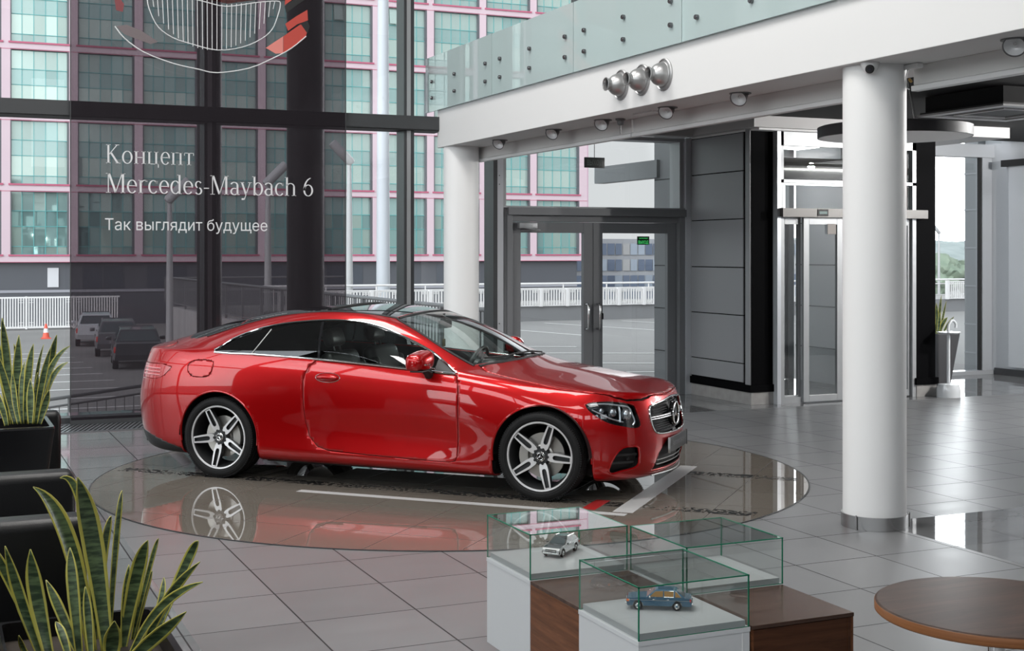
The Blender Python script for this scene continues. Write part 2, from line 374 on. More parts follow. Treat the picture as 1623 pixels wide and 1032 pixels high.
b = MB((6.66, 15.3, 0)); b.rbox(6.82, 15.17, 2.19, 7.07, 15.25, 2.265, .01); b.tube([(6.88, 15.16, 2.20), (7.02, 15.13, 2.175), (7.12, 15.2, 2.17)], .009, 8)
dc = b.build('door_closer', ALU, d1)

# ---------------------------------------------------------------- mezzanine edge beam, soffit, columns, ceilings
b = MB(); b.box(5.74, -7, 3.17, 6.6, 15.23, 3.645); b.box(6.6, -7, 3.60, 15.2, 15.2, 3.645)
struct(b.build('trim_1', WHITE, None, .004))
CEILB = mat('black_plenum', (.004, .004, .0045), .8)
b = MB(); b.box(6.6, -7, 3.56, 15.2, 15.2, 3.60); struct(b.build('ceiling_2', CEILB))
b = MB(); b.box(-6, -7, ZT, 15.2, 15.6, ZT+.2); struct(b.build('ceiling', WHITE))
GREYW = mat('grey_bulkhead', (.46, .45, .45), .5)
b = MB(); b.box(9.22, 13.55, 3.42, 13.3, 15.2, 3.56); b.box(6.62, 14.95, 3.41, 9.22, 15.2, 3.56); b.mat(1).box(9.34, 13.62, 3.395, 12.2, 15.2, 3.42)
struct(b.build('trim_2', [GREYW, WHITE]))
def column(x, y, label):
    c = thing('column', label, 'column', (x, y, 0), group='white round columns')
    b = MB(); b.lathe([(.214, .085), (.214, 3.17)], 64); b.build('shaft', mat('column_paint', (.80, .80, .80), .5), c)
    b = MB(); b.lathe([(.214, .092), (.226, .092), (.226, .001), (.214, .001)], 64)
    for a in (200, 325):
        M = Matrix.Rotation(radians(a), 4, 'Z'); b.tube([(.234, 0, .0), (.234, 0, .10)], .006, 8, True, M)
    b.build('base_ring', STEEL, c, label='brushed steel ring')
    return c
column(6.005, 7.37, 'white round column nearest the camera with a steel base ring')
column(5.965, 15.0, 'white round column far back beside the glass wall behind the car')

# ---------------------------------------------------------------- black clad entrance box (vestibule)
b = MB()
b.mat(0).box(9.345, 13.80, .16, 9.66, 15.40, 3.42)                       # core: black front, graphite side
b.mat(2).box(9.335, 13.80, 0, 9.70, 15.4, .16)
b.mat(0).box(9.31, 13.77, .155, 9.70, 15.38, .245)
zs = [.26, .50, 1.10, 1.70, 2.31, 2.91, 3.39]
for a, c in zip(zs, zs[1:]):
    b.mat(1).box(9.325, 13.95, a+.006, 9.347, 15.33, c-.006)
b.mat(1).box(9.325, 13.80, .245, 9.347, 13.90, 3.42)
b.mat(0).box(9.345, 13.79, .245, 9.66, 13.80, 3.42)
b.mat(2).box(9.335, 13.785, 0, 9.70, 13.80, .155)
struct(b.build('wall_entrance_left', [BLACKP, PANEL, mat('stone_skirting', (.26, .25, .24), .35, noise=(9, (.36, .35, .34), .3))], None, .002))
b = MB(); b.mat(0).box(11.86, 13.72, .16, 12.18, 14.3, 3.42); b.mat(2).box(11.86, 13.71, 0, 12.19, 14.3, .16); b.mat(0).box(11.84, 13.69, .155, 12.21, 14.3, .245)
struct(b.build('wall_entrance_right', [BLACKP, PANEL, mat('stone_skirting')]))
# sliding door front
d2 = struct(thing('door_2', None, None, (9.7, 13.75, 0)))
o = (9.7, 13.75, 0)
b = MB(o); b.mat(1).box(9.665, 13.70, 0, 9.72, 13.80, 3.41); b.mat(0).box(9.72, 13.72, 0, 9.775, 13.80, 3.41); b.box(11.80, 13.72, 0, 11.86, 13.8, 3.41)
b.box(9.72, 13.72, 3.22, 11.86, 13.80, 3.41)
b.mat(0).box(9.72, 13.72, 2.76, 11.86, 13.80, 2.80)
b.mat(2).box(9.70, 13.63, 2.33, 11.98, 13.82, 2.44)
b.mat(0).box(9.775, 13.73, 0, 10.11, 13.80, .075)
b.build('door_frame', [ALU, ALULT, mat('header_bronze', (.10, .095, .09), .35, .3)], d2)
def slide_leaf(x0, x1, y, st, parent, org, top=2.33):
    b = MB(org); b.box(x0, y, .012, x0+st, y+.045, top); b.box(x1-st, y, .012, x1, y+.045, top)
    b.box(x0+st, y, .012, x1-st, y+.045, .095); b.box(x0+st, y, top-.09, x1-st, y+.045, top)
    lf = b.build('door_leaf', ALU, parent, .003)
    b = MB(org); b.quad((x0+st, y+.02, .095), (x1-st, y+.02, .095), (x1-st, y+.02, top-.09), (x0+st, y+.02, top-.09)); b.build('pane', GLASS, lf)
    return lf
slide_leaf(9.775, 10.06, 13.76, .04, d2, o); lf = slide_leaf(10.06, 10.66, 13.70, .085, d2, o); slide_leaf(10.66, 11.26, 13.70, .075, d2, o); slide_leaf(11.24, 11.80, 13.76, .045, d2, o)
b = MB(o); b.box(10.42, 13.69, 1.98+.14, 10.55, 13.695, 2.25); b.build('notice', mat('notice_grey', (.25, .22, .2), .5), lf)
b = MB(o); b.mat(0).box(10.22, 13.622, 2.345, 10.38, 13.63, 2.43); b.mat(1)
b.box(10.24, 13.62, 2.37, 10.36, 13.623, 2.405); b.build('sensor', [BLACK, mat('sensor_green', (.05, .12, .11), .2)], d2)
b = MB(o)
for a, c in ((9.775, 10.66), (10.66, 11.80)):
    b.quad((a, 13.76, 2.44), (c, 13.76, 2.44), (c, 13.76, 2.76), (a, 13.76, 2.76)); b.quad((a, 13.76, 2.80), (c, 13.76, 2.80), (c, 13.76, 3.22), (a, 13.76, 3.22))
b.build('fanlight', GLASS, d2)
# outer doors of the vestibule
d3 = struct(thing('door_3', None, None, (9.7, 16.4, 0))); o = (9.7, 16.4, 0)
b = MB(o)
for x in (9.66, 10.3, 11.75): b.box(x, 16.36, 0, x+.09, 16.46, 3.4)
b.box(9.66, 16.36, 2.33, 11.84, 16.46, 2.44); b.box(9.66, 16.36, 3.3, 11.84, 16.46, 3.42); b.build('door_frame', ALU, d3)
slide_leaf(9.75, 10.30, 16.40, .06, d3, o); slide_leaf(10.39, 11.06, 16.40, .06, d3, o); slide_leaf(11.06, 11.75, 16.40, .06, d3, o)
OUTP = mat('outer_panel', (.22, .23, .24), .45); OUTL = mat('light_outer_panel', (.80, .81, .82), .5)
b = MB(); b.mat(0).box(9.50, 15.45, -.05, 9.66, 16.45, 3.75)
for z in (.5, 1.1, 1.7, 2.31, 2.91): b.mat(1).box(9.495, 15.5, z, 9.51, 16.44, z+.012)
b.mat(0).box(9.45, 16.3, 2.95, 9.62, 18.2, 3.2); b.mat(2).box(9.46, 18.2, 2.97, 9.62, 18.24, 3.18)
struct(b.build('wall_porch', [OUTP, BLACK, OUTL]))
b = MB(); b.box(11.87, 14.3, .0, 12.1, 16.36, 3.41)
for z in (.5, 1.1, 1.7, 2.31, 2.91): b.mat(1).box(11.86, 14.3, z, 11.875, 16.36, z+.015)
struct(b.build('wall_porch_side', [OUTL, OUTP]))
b = MB(); b.box(15.07, 16.02, -.05, 16.2, 16.31, 3.8)
for z in (.3, .75, 1.35, 1.95, 2.55, 3.12): b.mat(1).box(15.06, 16.02, z, 15.07, 16.31, z+.02)
struct(b.build('wall_pier', [mat('pier_panel', (.42, .44, .46), .5), ALULT]))
# right hand window and wall
b = MB(); b.mat(0).box(12.19, 15.8, 0, 15.2, 16.0, .06); b.mat(1).box(14.97, 15.88, 0, 15.01, 15.93, 3.42); b.mat(0).box(15.01, 15.86, 0, 15.2, 16.0, 3.5); b.mat(0).box(12.19, 15.8, 3.36, 15.2, 16.0, 3.56)
wf = struct(b.build('window_3', [ALULT, BLACK])); b = MB(); b.quad((12.19, 15.9, .06), (14.97, 15.9, .06), (14.97, 15.9, 3.37), (12.19, 15.9, 3.37)); struct(b.build('window_3_glass', GLASS, wf))
b = MB(); b.box(15.2, -7, 0, 15.4, 16.0, ZT); struct(b.build('wall_right', mat('right_wall_paint', (.72, .745, .78), .55)))
b = MB(); b.box(15.17, -7, 0, 15.2, 15.78, .10); struct(b.build('baseboard_right', mat('dark_skirting', (.06, .06, .065), .35)))
# walls and glazing of the hall out of view (seen in reflections)
b = MB()
for y in (9.5, 11.5, 13.4, 15.3): b.box(-6.1, y-.06, 0, -5.9, y+.06, ZT)
b.box(-6.1, 9.5, 3.385, -5.9, 15.4, 3.545); b.box(-6.1, 9.5, 0, -5.9, 15.4, .08)
for y in (-7, -4, -1, 2, 5, 8): b.box(-6.1, y-.04, 4.4, -5.9, y+.04, 6.8)
wf = struct(b.build('window_4', DKFRAME)); b = MB(); b.quad((-6, -7, .0), (-6, 15.4, .0), (-6, 15.4, ZT), (-6, -7, ZT)); struct(b.build('window_4_glass', GLASS, wf))
b = MB(); lw = mat('left_wall_paint', (.035, .035, .037), .6)
b.box(-6.25, -7, 6.8, -6.05, 9.5, ZT); b.box(-6.25, -7, 2.7, -6.05, 9.5, 4.4); b.box(-6.25, -7, 0, -6.05, 9.5, .2)
for y0, y1 in ((-7, 1.0), (2.2, 5.0), (6.2, 9.5)): b.box(-6.25, y0, .2, -6.05, y1, 2.7)
struct(b.build('wall_left', lw))
b = MB(); bw = mat('back_wall_paint', (.12, .12, .125), .6)
b.box(-6, -7.2, 0, 15.2, -7.0, 4.2); b.box(-6, -7.2, 6.6, 15.2, -7.0, ZT)
for x in (-6, -2.2, 1.6, 5.4, 9.2, 13.0): b.box(x, -7.2, 4.2, x+1.0, -7.0, 6.6)
struct(b.build('wall_back', bw))
b = MB(); b.quad((-6, -7.1, 4.2), (15.2, -7.1, 4.2), (15.2, -7.1, 6.6), (-6, -7.1, 6.6)); struct(b.build('window_5_glass', GLASS))
# ---------------------------------------------------------------- outside: ground, car park, walls, fences
ASPH = mat('asphalt', (.22, .212, .205), .85, noise=(.35, (.265, .255, .245), .25))
ASPHL = mat('asphalt_light', (.25, .245, .24), .85, noise=(.35, (.30, .29, .28), .25))
CONC = mat('concrete', (.40, .39, .38), .8, noise=(2, (.46, .45, .44), .3))
b = MB(); b.quad((-90, 15.5, -2.3), (8, 15.5, -2.3), (8, 78, -2.3), (-90, 78, -2.3)); struct(b.build('ground_car_park', ASPH))
b = MB(); b.quad((8, 15.5, -.05), (90, 15.5, -.05), (90, 47, -.05), (8, 47, -.05)); b.quad((5.4, 15.5, -.05), (8, 15.5, -.05), (8, 18.5, -.05), (5.4, 18.5, -.05)); struct(b.build('ground_forecourt', ASPHL))
b = MB(); b.quad((8, 47, -2.3), (120, 47, -2.3), (120, 140, -2.3), (8, 140, -2.3)); b.quad((-90, -60, -.1), (90, -60, -.1), (90, -7.2, -.1), (-90, -7.2, -.1)); b.quad((-90, -7.2, -.1), (-6.2, -7.2, -.1), (-6.2, 15.5, -.1), (-90, 15.5, -.1))
b.quad((15.6, -7.2, -.05), (90, -7.2, -.05), (90, 15.5, -.05), (15.6, 15.5, -.05)); struct(b.build('ground_beyond', ASPH))
b = MB(); b.box(7.8, 18.5, -2.3, 8.0, 47, .0); b.box(7.8, 46.8, -2.3, 60, 47, 0); b.box(5.2, 18.3, -2.3, 8, 18.5, -.05); b.box(5.2, 15.6, -2.3, 5.4, 18.5, -.05)
b.box(-12, 15.55, -2.3, 5.2, 17.9, -.9)
struct(b.build('wall_retaining', CONC))
LINE = mat('road_paint', (.75, .74, .72), .7)
b = MB()
def pline(x0, y0, x1, y1, z, wd=.12):
    p = Vector((x0, y0, 0)); q = Vector((x1, y1, 0)); d = (q-p).normalized(); nn = Vector((-d.y, d.x, 0))*wd/2
    b.add([(*(p-nn).xy, z), (*(q-nn).xy, z), (*(q+nn).xy, z), (*(p+nn).xy, z)], [(0, 1, 2, 3)])
for p in [(12.9, 32.4, 14.1, 27.3), (15.5, 32.8, 16.8, 28.0), (10.2, 25.3, 12.2, 24.3), (10.6, 28.0, 11.9, 26.5), (9.2, 21.3, 12.1, 19.9), (10.9, 23.0, 13.2, 21.9), (9.5, 19.2, 12.6, 17.9), (18.0, 33.0, 19.4, 28.2), (20.5, 33.0, 22, 28.2)]: pline(*p, -.044)
for i in range(14): pline(-14+i*.1, 58-i*2.6, 5.4+i*.05, 58-i*2.6, -2.294, .18)
struct(b.build('parking_lines', LINE))

FENW = mat('fence_white', (.74, .72, .71), .5)
def fence(name_label, x0, x1, y, z0, z1, pitch, slat, n_every, wall=None):
    f = thing('fence', name_label, 'fence', (x0, y, z0))
    o = (x0, y, z0); L = n_every*pitch; x = x0; h = z1-z0
    while x < x1:
        b = MB(o); b.box(x-.045, y-.05, z0, x+.045, y+.05, z1+.02); b.build('post', FENW, f)
        b = MB(o); b.box(x, y-.02, z0+.03*h, x+L, y+.02, z0+.07*h); b.box(x, y-.02, z1-.05*h, x+L, y+.02, z1)
        for zz in (.12, .20, .82, .90):
            for xa in (x+.09, x+L-.09-2.0*pitch): b.box(xa, y-.025, z0+zz*h-.006, xa+2.0*pitch, y+.025, z0+zz*h+.014)
        k = 1
        while k*pitch < L-.08: b.box(x+k*pitch-slat/2, y-.015, z0+.05*h, x+k*pitch+slat/2, y+.015, z1-.03*h); k += 1
        b.build('panel', FENW, f); x += L
    return f
fence('white slatted fence along the far edge of the lower car park', -7.2, 7.6, 75.7, -2.25, -.5, .135, .062, 18)
fence('white slatted fence on the low wall behind the forecourt', 8.4, 29, 33.85, .36, .85, .083, .036, 10)
b = MB(); b.box(8.0, 33.9, -.05, 60, 34.15, .36); struct(b.build('wall_low', mat('dark_concrete', (.20, .20, .205), .8)))
hr = thing('handrail', 'white tubular handrail above the slatted fence behind the forecourt', 'handrail', (8, 34.0, .36))
b = MB((8, 34, .36)); b.tube([(8, 34.1, 1.0), (40, 34.1, 1.0)], .03); b.tube([(8, 34.1, .86), (40, 34.1, .86)], .018)
b.build('rail', FENW, hr)
for i in range(15):
    b = MB((8, 34, .36)); b.tube([(8.3+i*1.4, 34.1, .36), (8.3+i*1.4, 34.1, 1.0)], .02, 8); b.build('post', FENW, hr)
RAILG = mat('railing_grey', (.16, .16, .165), .5)
rl = thing('railing', 'grey bar railing on top of the retaining wall above the car park', 'railing', (7.9, 18.6, 0))
o = (7.9, 18.6, 0)
b = MB(o); b.tube([(7.9, 18.6, 1.0), (7.9, 46.9, 1.0), (14, 46.9, 1.0)], .035); b.tube([(7.9, 18.6, .12), (7.9, 46.9, .12), (14, 46.9, .12)], .02); b.build('rail', RAILG, rl)
for i in range(14):
    b = MB(o); y = 18.6+i*2.17; b.box(7.87, y-.03, 0, 7.93, y+.03, 1.0)
    for k in range(1, 14): b.box(7.89, y+k*.155-.012, .12, 7.91, y+k*.155+.012, 1.0)
    b.build('post', RAILG, rl)
rl = thing('railing', 'low grey railing just outside the glass wall left of the banner', 'railing', (-8, 17.7, -.9)); o = (-8, 17.7, -.9)
def zr(x): return .045+(x-1.6)*.25*.45
b = MB(o); b.tube([(-8, 17.7, zr(-8)), (5.1, 17.7, zr(5.1))], .022); b.tube([(-8, 17.7, zr(-8)-.1), (5.1, 17.7, zr(5.1)-.1)], .014); b.tube([(-8, 17.7, zr(-8)-.42), (5.1, 17.7, zr(5.1)-.42)], .014)
b.build('rail', RAILG, rl)
for i in range(13):
    x = -7.6+i*1.03; b = MB(o); b.tube([(x, 17.7, -.9), (x, 17.7, zr(x))], .018, 8)
    for k in range(1, 9): b.tube([(x+k*.114, 17.7, zr(x+k*.114)-.42), (x+k*.114, 17.7, zr(x+k*.114)-.1)], .006, 5)
    b.build('post', RAILG, rl)

# dark steel columns just outside the glass
DKCOL = mat('dark_steel_column', (.035, .033, .036), .5)
for x, r, lb in ((3.19, .15, 'slim dark round outdoor column behind the banner next to the mullion'), (4.40, .235, 'thick dark round outdoor column behind the right part of the banner')):
    b = MB((x, 16.4, 0)); b.lathe([(r, -2.3), (r, ZT)], 32, Matrix.Translation((x, 16.4, 0))); c = b.build('outdoor_column', DKCOL); tag(c, lb, 'column')

# street lamps
LAMP = mat('lamp_grey', (.42, .42, .42), .5)
def street_lamp(x, y, z0, h, rot, label):
    t = thing('street_lamp', label, 'street lamp', (x, y, z0), rot)
    b = MB(); b.tube([(0, 0, 0), (0, 0, h*.7), (0, 0, h)], [.11, .085, .06], 12); b.build('pole', LAMP, t)
    M = Matrix.Translation((.22, 0, h+.24)) @ Matrix.Rotation(radians(45), 4, 'Y')
    b = MB(); b.lathe([(0, -.42), (.10, -.42), (.13, -.36), (.13, .36), (.11, .40), (0, .40)], 20, M); b.build('lamp_head', LAMP, t)
street_lamp(8.60, 36, -.05, 3.85, 0, 'grey street lamp behind the banner right of its middle with raised lamp head')
street_lamp(5.95, 36, -2.3, 5.6, 0, 'grey street lamp behind the banner at the retaining wall')
street_lamp(10.92, 36, -.05, 4.5, pi, 'grey street lamp at the right edge of the banner with head to the left')
b = MB((11.92, 36, 0)); b.lathe([(.20, -.05), (.14, 12)], 20, Matrix.Translation((11.92, 36, 0))); c = b.build('utility_pole', mat('pole_concrete', (.50, .52, .55), .7)); tag(c, 'tall pale concrete pole in front of the pink office building', 'pole')

# ---------------------------------------------------------------- pink office building
PINK = mat('pink_cladding', (.57, .43, .475), .55, noise=(.35, (.62, .485, .53), .3)); PINKD = mat('pink_red_sill', (.45, .10, .17), .5)
PINKS = mat('pink_side', (.50, .33, .40), .6)
DGREY = mat('plinth_storey', (.085, .088, .10), .5)
TEALF = mat('teal_mullion', (.10, .36, .36), .4)
def pane_mat(i, c, rough=.02):
    m = mat('teal_pane_%d' % i, c, rough, .55); return m
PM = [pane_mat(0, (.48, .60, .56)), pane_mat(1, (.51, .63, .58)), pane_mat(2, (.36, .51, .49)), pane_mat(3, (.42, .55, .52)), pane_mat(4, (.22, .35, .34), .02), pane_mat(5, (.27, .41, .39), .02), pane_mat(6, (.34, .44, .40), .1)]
YB = 79.4
ob = thing('office_building', 'large pink office building with grids of teal windows across the street', 'building', (0, YB, -2.3)); o = (0, YB, -2.3)
b = MB(o)
x0s = [4.35+3.62*k for k in range(-10, 10)]; S0, SH, WH = 1.77, 4.0, 3.6; NR = 7
ztop = S0+NR*SH
xe = 40.66
wins = [(x, S0+SH*r) for r in range(NR) for x in x0s]
def hb(xa, xb, za, zb, mi=0): b.mat(mi).box(xa, YB-.0, za, xb, YB+.4, zb)
hb(x0s[0]-.5, xe, 1.32, S0)
for r in range(NR): hb(x0s[0]-.5, xe, S0+SH*r+WH, S0+SH*(r+1))
for r in range(NR):
    for k, x in enumerate(x0s):
        xl = x0s[k-1]+3.15 if k else x-.5
        hb(xl, x, S0+SH*r, S0+SH*r+WH)
    hb(x0s[-1]+3.15, xe, S0+SH*r, S0+SH*r+WH)
for r in range(NR):
    for x in x0s: b.mat(1).box(x-.1, YB-.06, S0+SH*r-.1, x+3.25, YB+.1, S0+SH*r)
    b.mat(1).box(x0s[0]-.5, YB-.01, S0+SH*r-.45, xe, YB, S0+SH*r-.42)
b.mat(2).box(xe, YB, 1.32, xe+.1, YB+22, ztop)
for z in range(6): b.mat(1).box(xe+.1, YB, 3.5+4*z, xe+.11, YB+22, 3.53+4*z)
b.build('facade', [PINK, PINKD, PINKS], ob)
b = MB(o); b.mat(0).box(x0s[0]-.5, YB+.35, -2.3, xe-.6, YB+20, 1.32); b.mat(1).box(x0s[0], YB+.3, -.4, xe-.6, YB+.36, -.25)
for k, x in enumerate(x0s):
    if k % 3 != 1: b.mat(2).box(x+.3, YB+.32, -.2, x+2.6, YB+.36, 1.1); b.mat(0).box(x+1.4, YB+.30, -.2, x+1.46, YB+.36, 1.1)
b.mat(3).box(6.35, YB+.28, -.1, 6.95, YB+.33, 1.0)
b.build('ground_storey', [DGREY, mat('plinth_line', (.3, .3, .33), .5), mat('plinth_window', (.10, .11, .13), .08, .3), mat('poster_white', (.6, .6, .62), .5)], ob)
rr = random.Random(3)
def window_mesh(variant):
    b = MB(); zc = [0, .125, .44, .685, 1.0]; n = 5; wdt = 3.15
    for i in range(n):
        for j in range(4):
            xa, xb = i*wdt/n, (i+1)*wdt/n; za, zb = zc[j]*WH, zc[j+1]*WH
            if variant >= 2: mi = rr.choice((4, 5, 5, 6)) if j < 3 else rr.choice((2, 3, 0))  # darker pane colours stand in for the landscape mirrored in the lowest row
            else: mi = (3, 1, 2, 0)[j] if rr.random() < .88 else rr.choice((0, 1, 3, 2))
            t = rr.uniform(-.01, .01); u = rr.uniform(-.006, .006)
            b.mat(mi).quad((xa, .25+t, za), (xb, .25-t, za), (xb, .25-t+u, zb), (xa, .25+t+u, zb))
    for i in range(n+1): b.mat(7).box(i*wdt/n-.018, .225, 0, i*wdt/n+.018, .27, WH)
    for z in zc: b.box(0, .21, z*WH-.018, wdt, .27, z*WH+.018)
    b.mat(8).box(-.0, .0, 0, .07, .25, WH); b.box(wdt-.10, .0, 0, wdt, .25, WH); b.box(0, 0, WH-.06, wdt, .25, WH)  # dark grey reveals at both sides and the head
    if variant == 1:
        b.mat(1); M = Matrix.Translation((wdt*.2, .2, WH*1.0)) @ Matrix.Rotation(radians(-14), 4, 'X'); b.box(.04, -.03, -WH*.31, wdt/n-.04, 0, 0, M)
    return b
vm = [window_mesh(v).build('window', PM+[TEALF, mat('window_dark_reveal', (.10, .10, .11), .6)], ob) for v in (0, 0, 1, 2, 2)]
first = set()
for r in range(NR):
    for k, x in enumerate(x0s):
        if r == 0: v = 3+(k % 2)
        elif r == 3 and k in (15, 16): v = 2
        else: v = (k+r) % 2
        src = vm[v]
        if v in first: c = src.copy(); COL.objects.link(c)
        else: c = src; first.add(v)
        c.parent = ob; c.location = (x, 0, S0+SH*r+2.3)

# low glass building right behind the forecourt
LB = thing('glass_office', 'low blue-grey office building with window bands seen through the street door', 'building', (42, 88, -2.3)); o = (42, 88, -2.3)
b = MB(o); b.mat(0).box(42, 88, -2.3, 66, 90, 2.9)
b.build('wall', [mat('low_wall', (.35, .36, .38), .6)], LB)
for i in range(4):
    b = MB(o); z = -1.9+i*1.2
    for k in range(36):
        xa = 42.2+k*.65; t = rr.uniform(-.06, .06); mi = rr.choice((0, 0, 1, 2)); b.mat(mi).quad((xa, 87.9+t, z), (xa+.58, 87.9-t, z), (xa+.58, 87.9-t, z+.85), (xa, 87.9+t, z+.85))
    b.build('window_band', [mat('blue_pane', (.16, .20, .28), .03, .5), mat('blue_pane_light', (.40, .46, .54), .05, .4), mat('sand_pane', (.40, .40, .40), .2)], LB)
b = MB(o); b.box(52, 88.5, 2.9, 60, 90, 4.0); b.build('roof_block', mat('roof_grey', (.30, .30, .33), .6), LB)

# wooded hill, trees and far houses beyond the right hand window
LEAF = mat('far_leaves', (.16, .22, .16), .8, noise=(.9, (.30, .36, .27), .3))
def blob(c, r, sq, seed, n=3):
    bm = bmesh.new(); bmesh.ops.create_icosphere(bm, subdivisions=n, radius=1); q = random.Random(seed); ph = [q.uniform(0, 6) for _ in range(6)]
    for v in bm.verts:
        p = v.co.copy(); k = 1+.16*sin(5*p.x+ph[0])*sin(4*p.y+ph[1])+.12*sin(9*p.z+ph[2]+3*p.x)+.08*sin(17*p.x+ph[3])*sin(15*p.z+ph[4])
        v.co = Vector((c[0]+p.x*k*r*sq[0], c[1]+p.y*k*r*sq[1], c[2]+p.z*k*r*sq[2]))
    return bm
HX, HY = 240., 300.
b = MB((HX, HY, -5)); b.bm(blob((HX, HY, -5), 60, (2.2, .6, .165), 1, 5)); b.bm(blob((HX+60, HY+20, -5), 60, (1.6, .6, .15), 5, 5)); c = b.build('wooded_hill', mat('hill_forest_hazed', (.26, .31, .30), .9, noise=(.22, (.40, .45, .44), .25))); tag(c, 'distant wooded hill on the horizon beyond the right window', 'hill')  # aerial haze is mixed into the forest colour
for i, (x, y, r) in enumerate(((75.5, 92, 2.0), (82, 92, 2.2), (87.8, 93, 2.2))):
    t = thing('tree', ('round green tree at the left edge of the right window', 'green tree in the middle of the right window in front of the hill', 'green tree right of the street lamp in the right window')[i], 'tree', (x, y, -2.3))
    b = MB((x, y, -2.3)); b.bm(blob((x, y, -.2), r, (1, 1, .8), 10+i, 4)); b.build('crown', LEAF, t)
    b = MB((x, y, -2.3)); b.tube([(x, y, -2.3), (x, y, 0)], .2); b.build('trunk', mat('bark', (.12, .09, .07), .9), t)
for i, (x, y) in enumerate(((79.8, 99), (86.4, 99))):
    t = thing('house', ('small white house between the trees in the right window', 'pale house beside the lamp post in the right window')[i], 'house', (x, y, -2.3)); o = (x, y, -2.3)
    b = MB(o); b.box(x-2, y-2, -2.3, x+2, y+2, .9); b.build('wall', mat('house_white', (.75, .74, .72), .7), t)
    b = MB(o); b.prism([(x-2.3, .9), (x+2.3, .9), (x, 1.9)], y-2.2, y+2.2, 'y'); b.build('roof', mat('roof_pale', (.5, .5, .52), .7), t)
    b = MB(o); b.box(x-1.2, y-2.05, -.6, x-.4, y-2, .4); b.build('window', mat('plinth_window'), t)
street_lamp(66.9, 75, -2.3, 5.6, pi, 'curved pale street lamp far outside the right window')
fence('white slatted fence outside the right window in front of the trees', 30.5, 44, 33.8, .36, .95, .083, .035, 12)
# parked cars seen through the banner are built with the display models
# ---------------------------------------------------------------- the red coupe: smooth body skin from a hand-set cage
def hermite(xs, ys, x):
    if xs[0] > xs[-1]: xs = xs[::-1]; ys = ys[::-1]
    if x <= xs[0]: return ys[0]
    if x >= xs[-1]: return ys[-1]
    n = len(xs)
    for i in range(n-1):
        if xs[i] <= x <= xs[i+1]: break
    h = xs[i+1]-xs[i]; t = (x-xs[i])/h
    def sl(k):
        if k == 0: return (ys[1]-ys[0])/(xs[1]-xs[0])
        if k == n-1: return (ys[-1]-ys[-2])/(xs[-1]-xs[-2])
        return (ys[k+1]-ys[k-1])/(xs[k+1]-xs[k-1])
    m0, m1 = sl(i)*h, sl(i+1)*h
    return (2*t**3-3*t**2+1)*ys[i]+(t**3-2*t**2+t)*m0+(-2*t**3+3*t**2)*ys[i+1]+(t**3-t**2)*m1
SX = [2.95, 2.70, 2.45, 2.20, 1.85, 1.50, 1.15, .80, .45, .10, -.10, -.25, -.35]
KX = [-.35, .10, .95, 1.70, 2.20, 2.45, 2.70, 2.95]
ROWW = [
 [.66, .72, .74, .74, .74, .73, .70, .62],
 [.85, .89, .90, .90, .90, .895, .88, .83],
 [.885, .910, .922, .922, .920, .912, .902, .868],
 [.905, .918, .896, .896, .904, .918, .917, .885],
 [.915, .930, .921, .922, .925, .928, .924, .893],
 [.910, .930, .931, .932, .930, .926, .918, .886],
 [.890, .914, .917, .917, .915, .908, .895, .858],
 [.840, .866, .873, .874, .872, .862, .842, .796]]
ROWZ = [
 [.15, .15, .15, .15, .15, .15, .14, .125],
 [.165, .165, .165, .162, .16, .158, .15, .14],
 [.30, .28, .265, .258, .255, .25, .24, .23],
 [.52, .46, .425, .415, .41, .405, .40, .37],
 [.65, .61, .585, .575, .57, .565, .555, .51],
 [.79, .765, .75, .735, .72, .71, .69, .63],
 [.945, .925, .895, .865, .845, .825, .795, .73],
 [1.050, 1.046, 1.019, .972, .943, .920, .886, .825]]
FRX = [3.48, 3.65, 3.695, 3.71, 3.71, 3.695, 3.675, 3.64]
FRZ = [.13, .14, .21, .345, .48, .60, .69, .762]
RRX = [-.97, -1.06, -1.12, -1.145, -1.145, -1.11, -1.065, -1.03]
RRZ = [.20, .23, .34, .51, .62, .77, .93, 1.062]
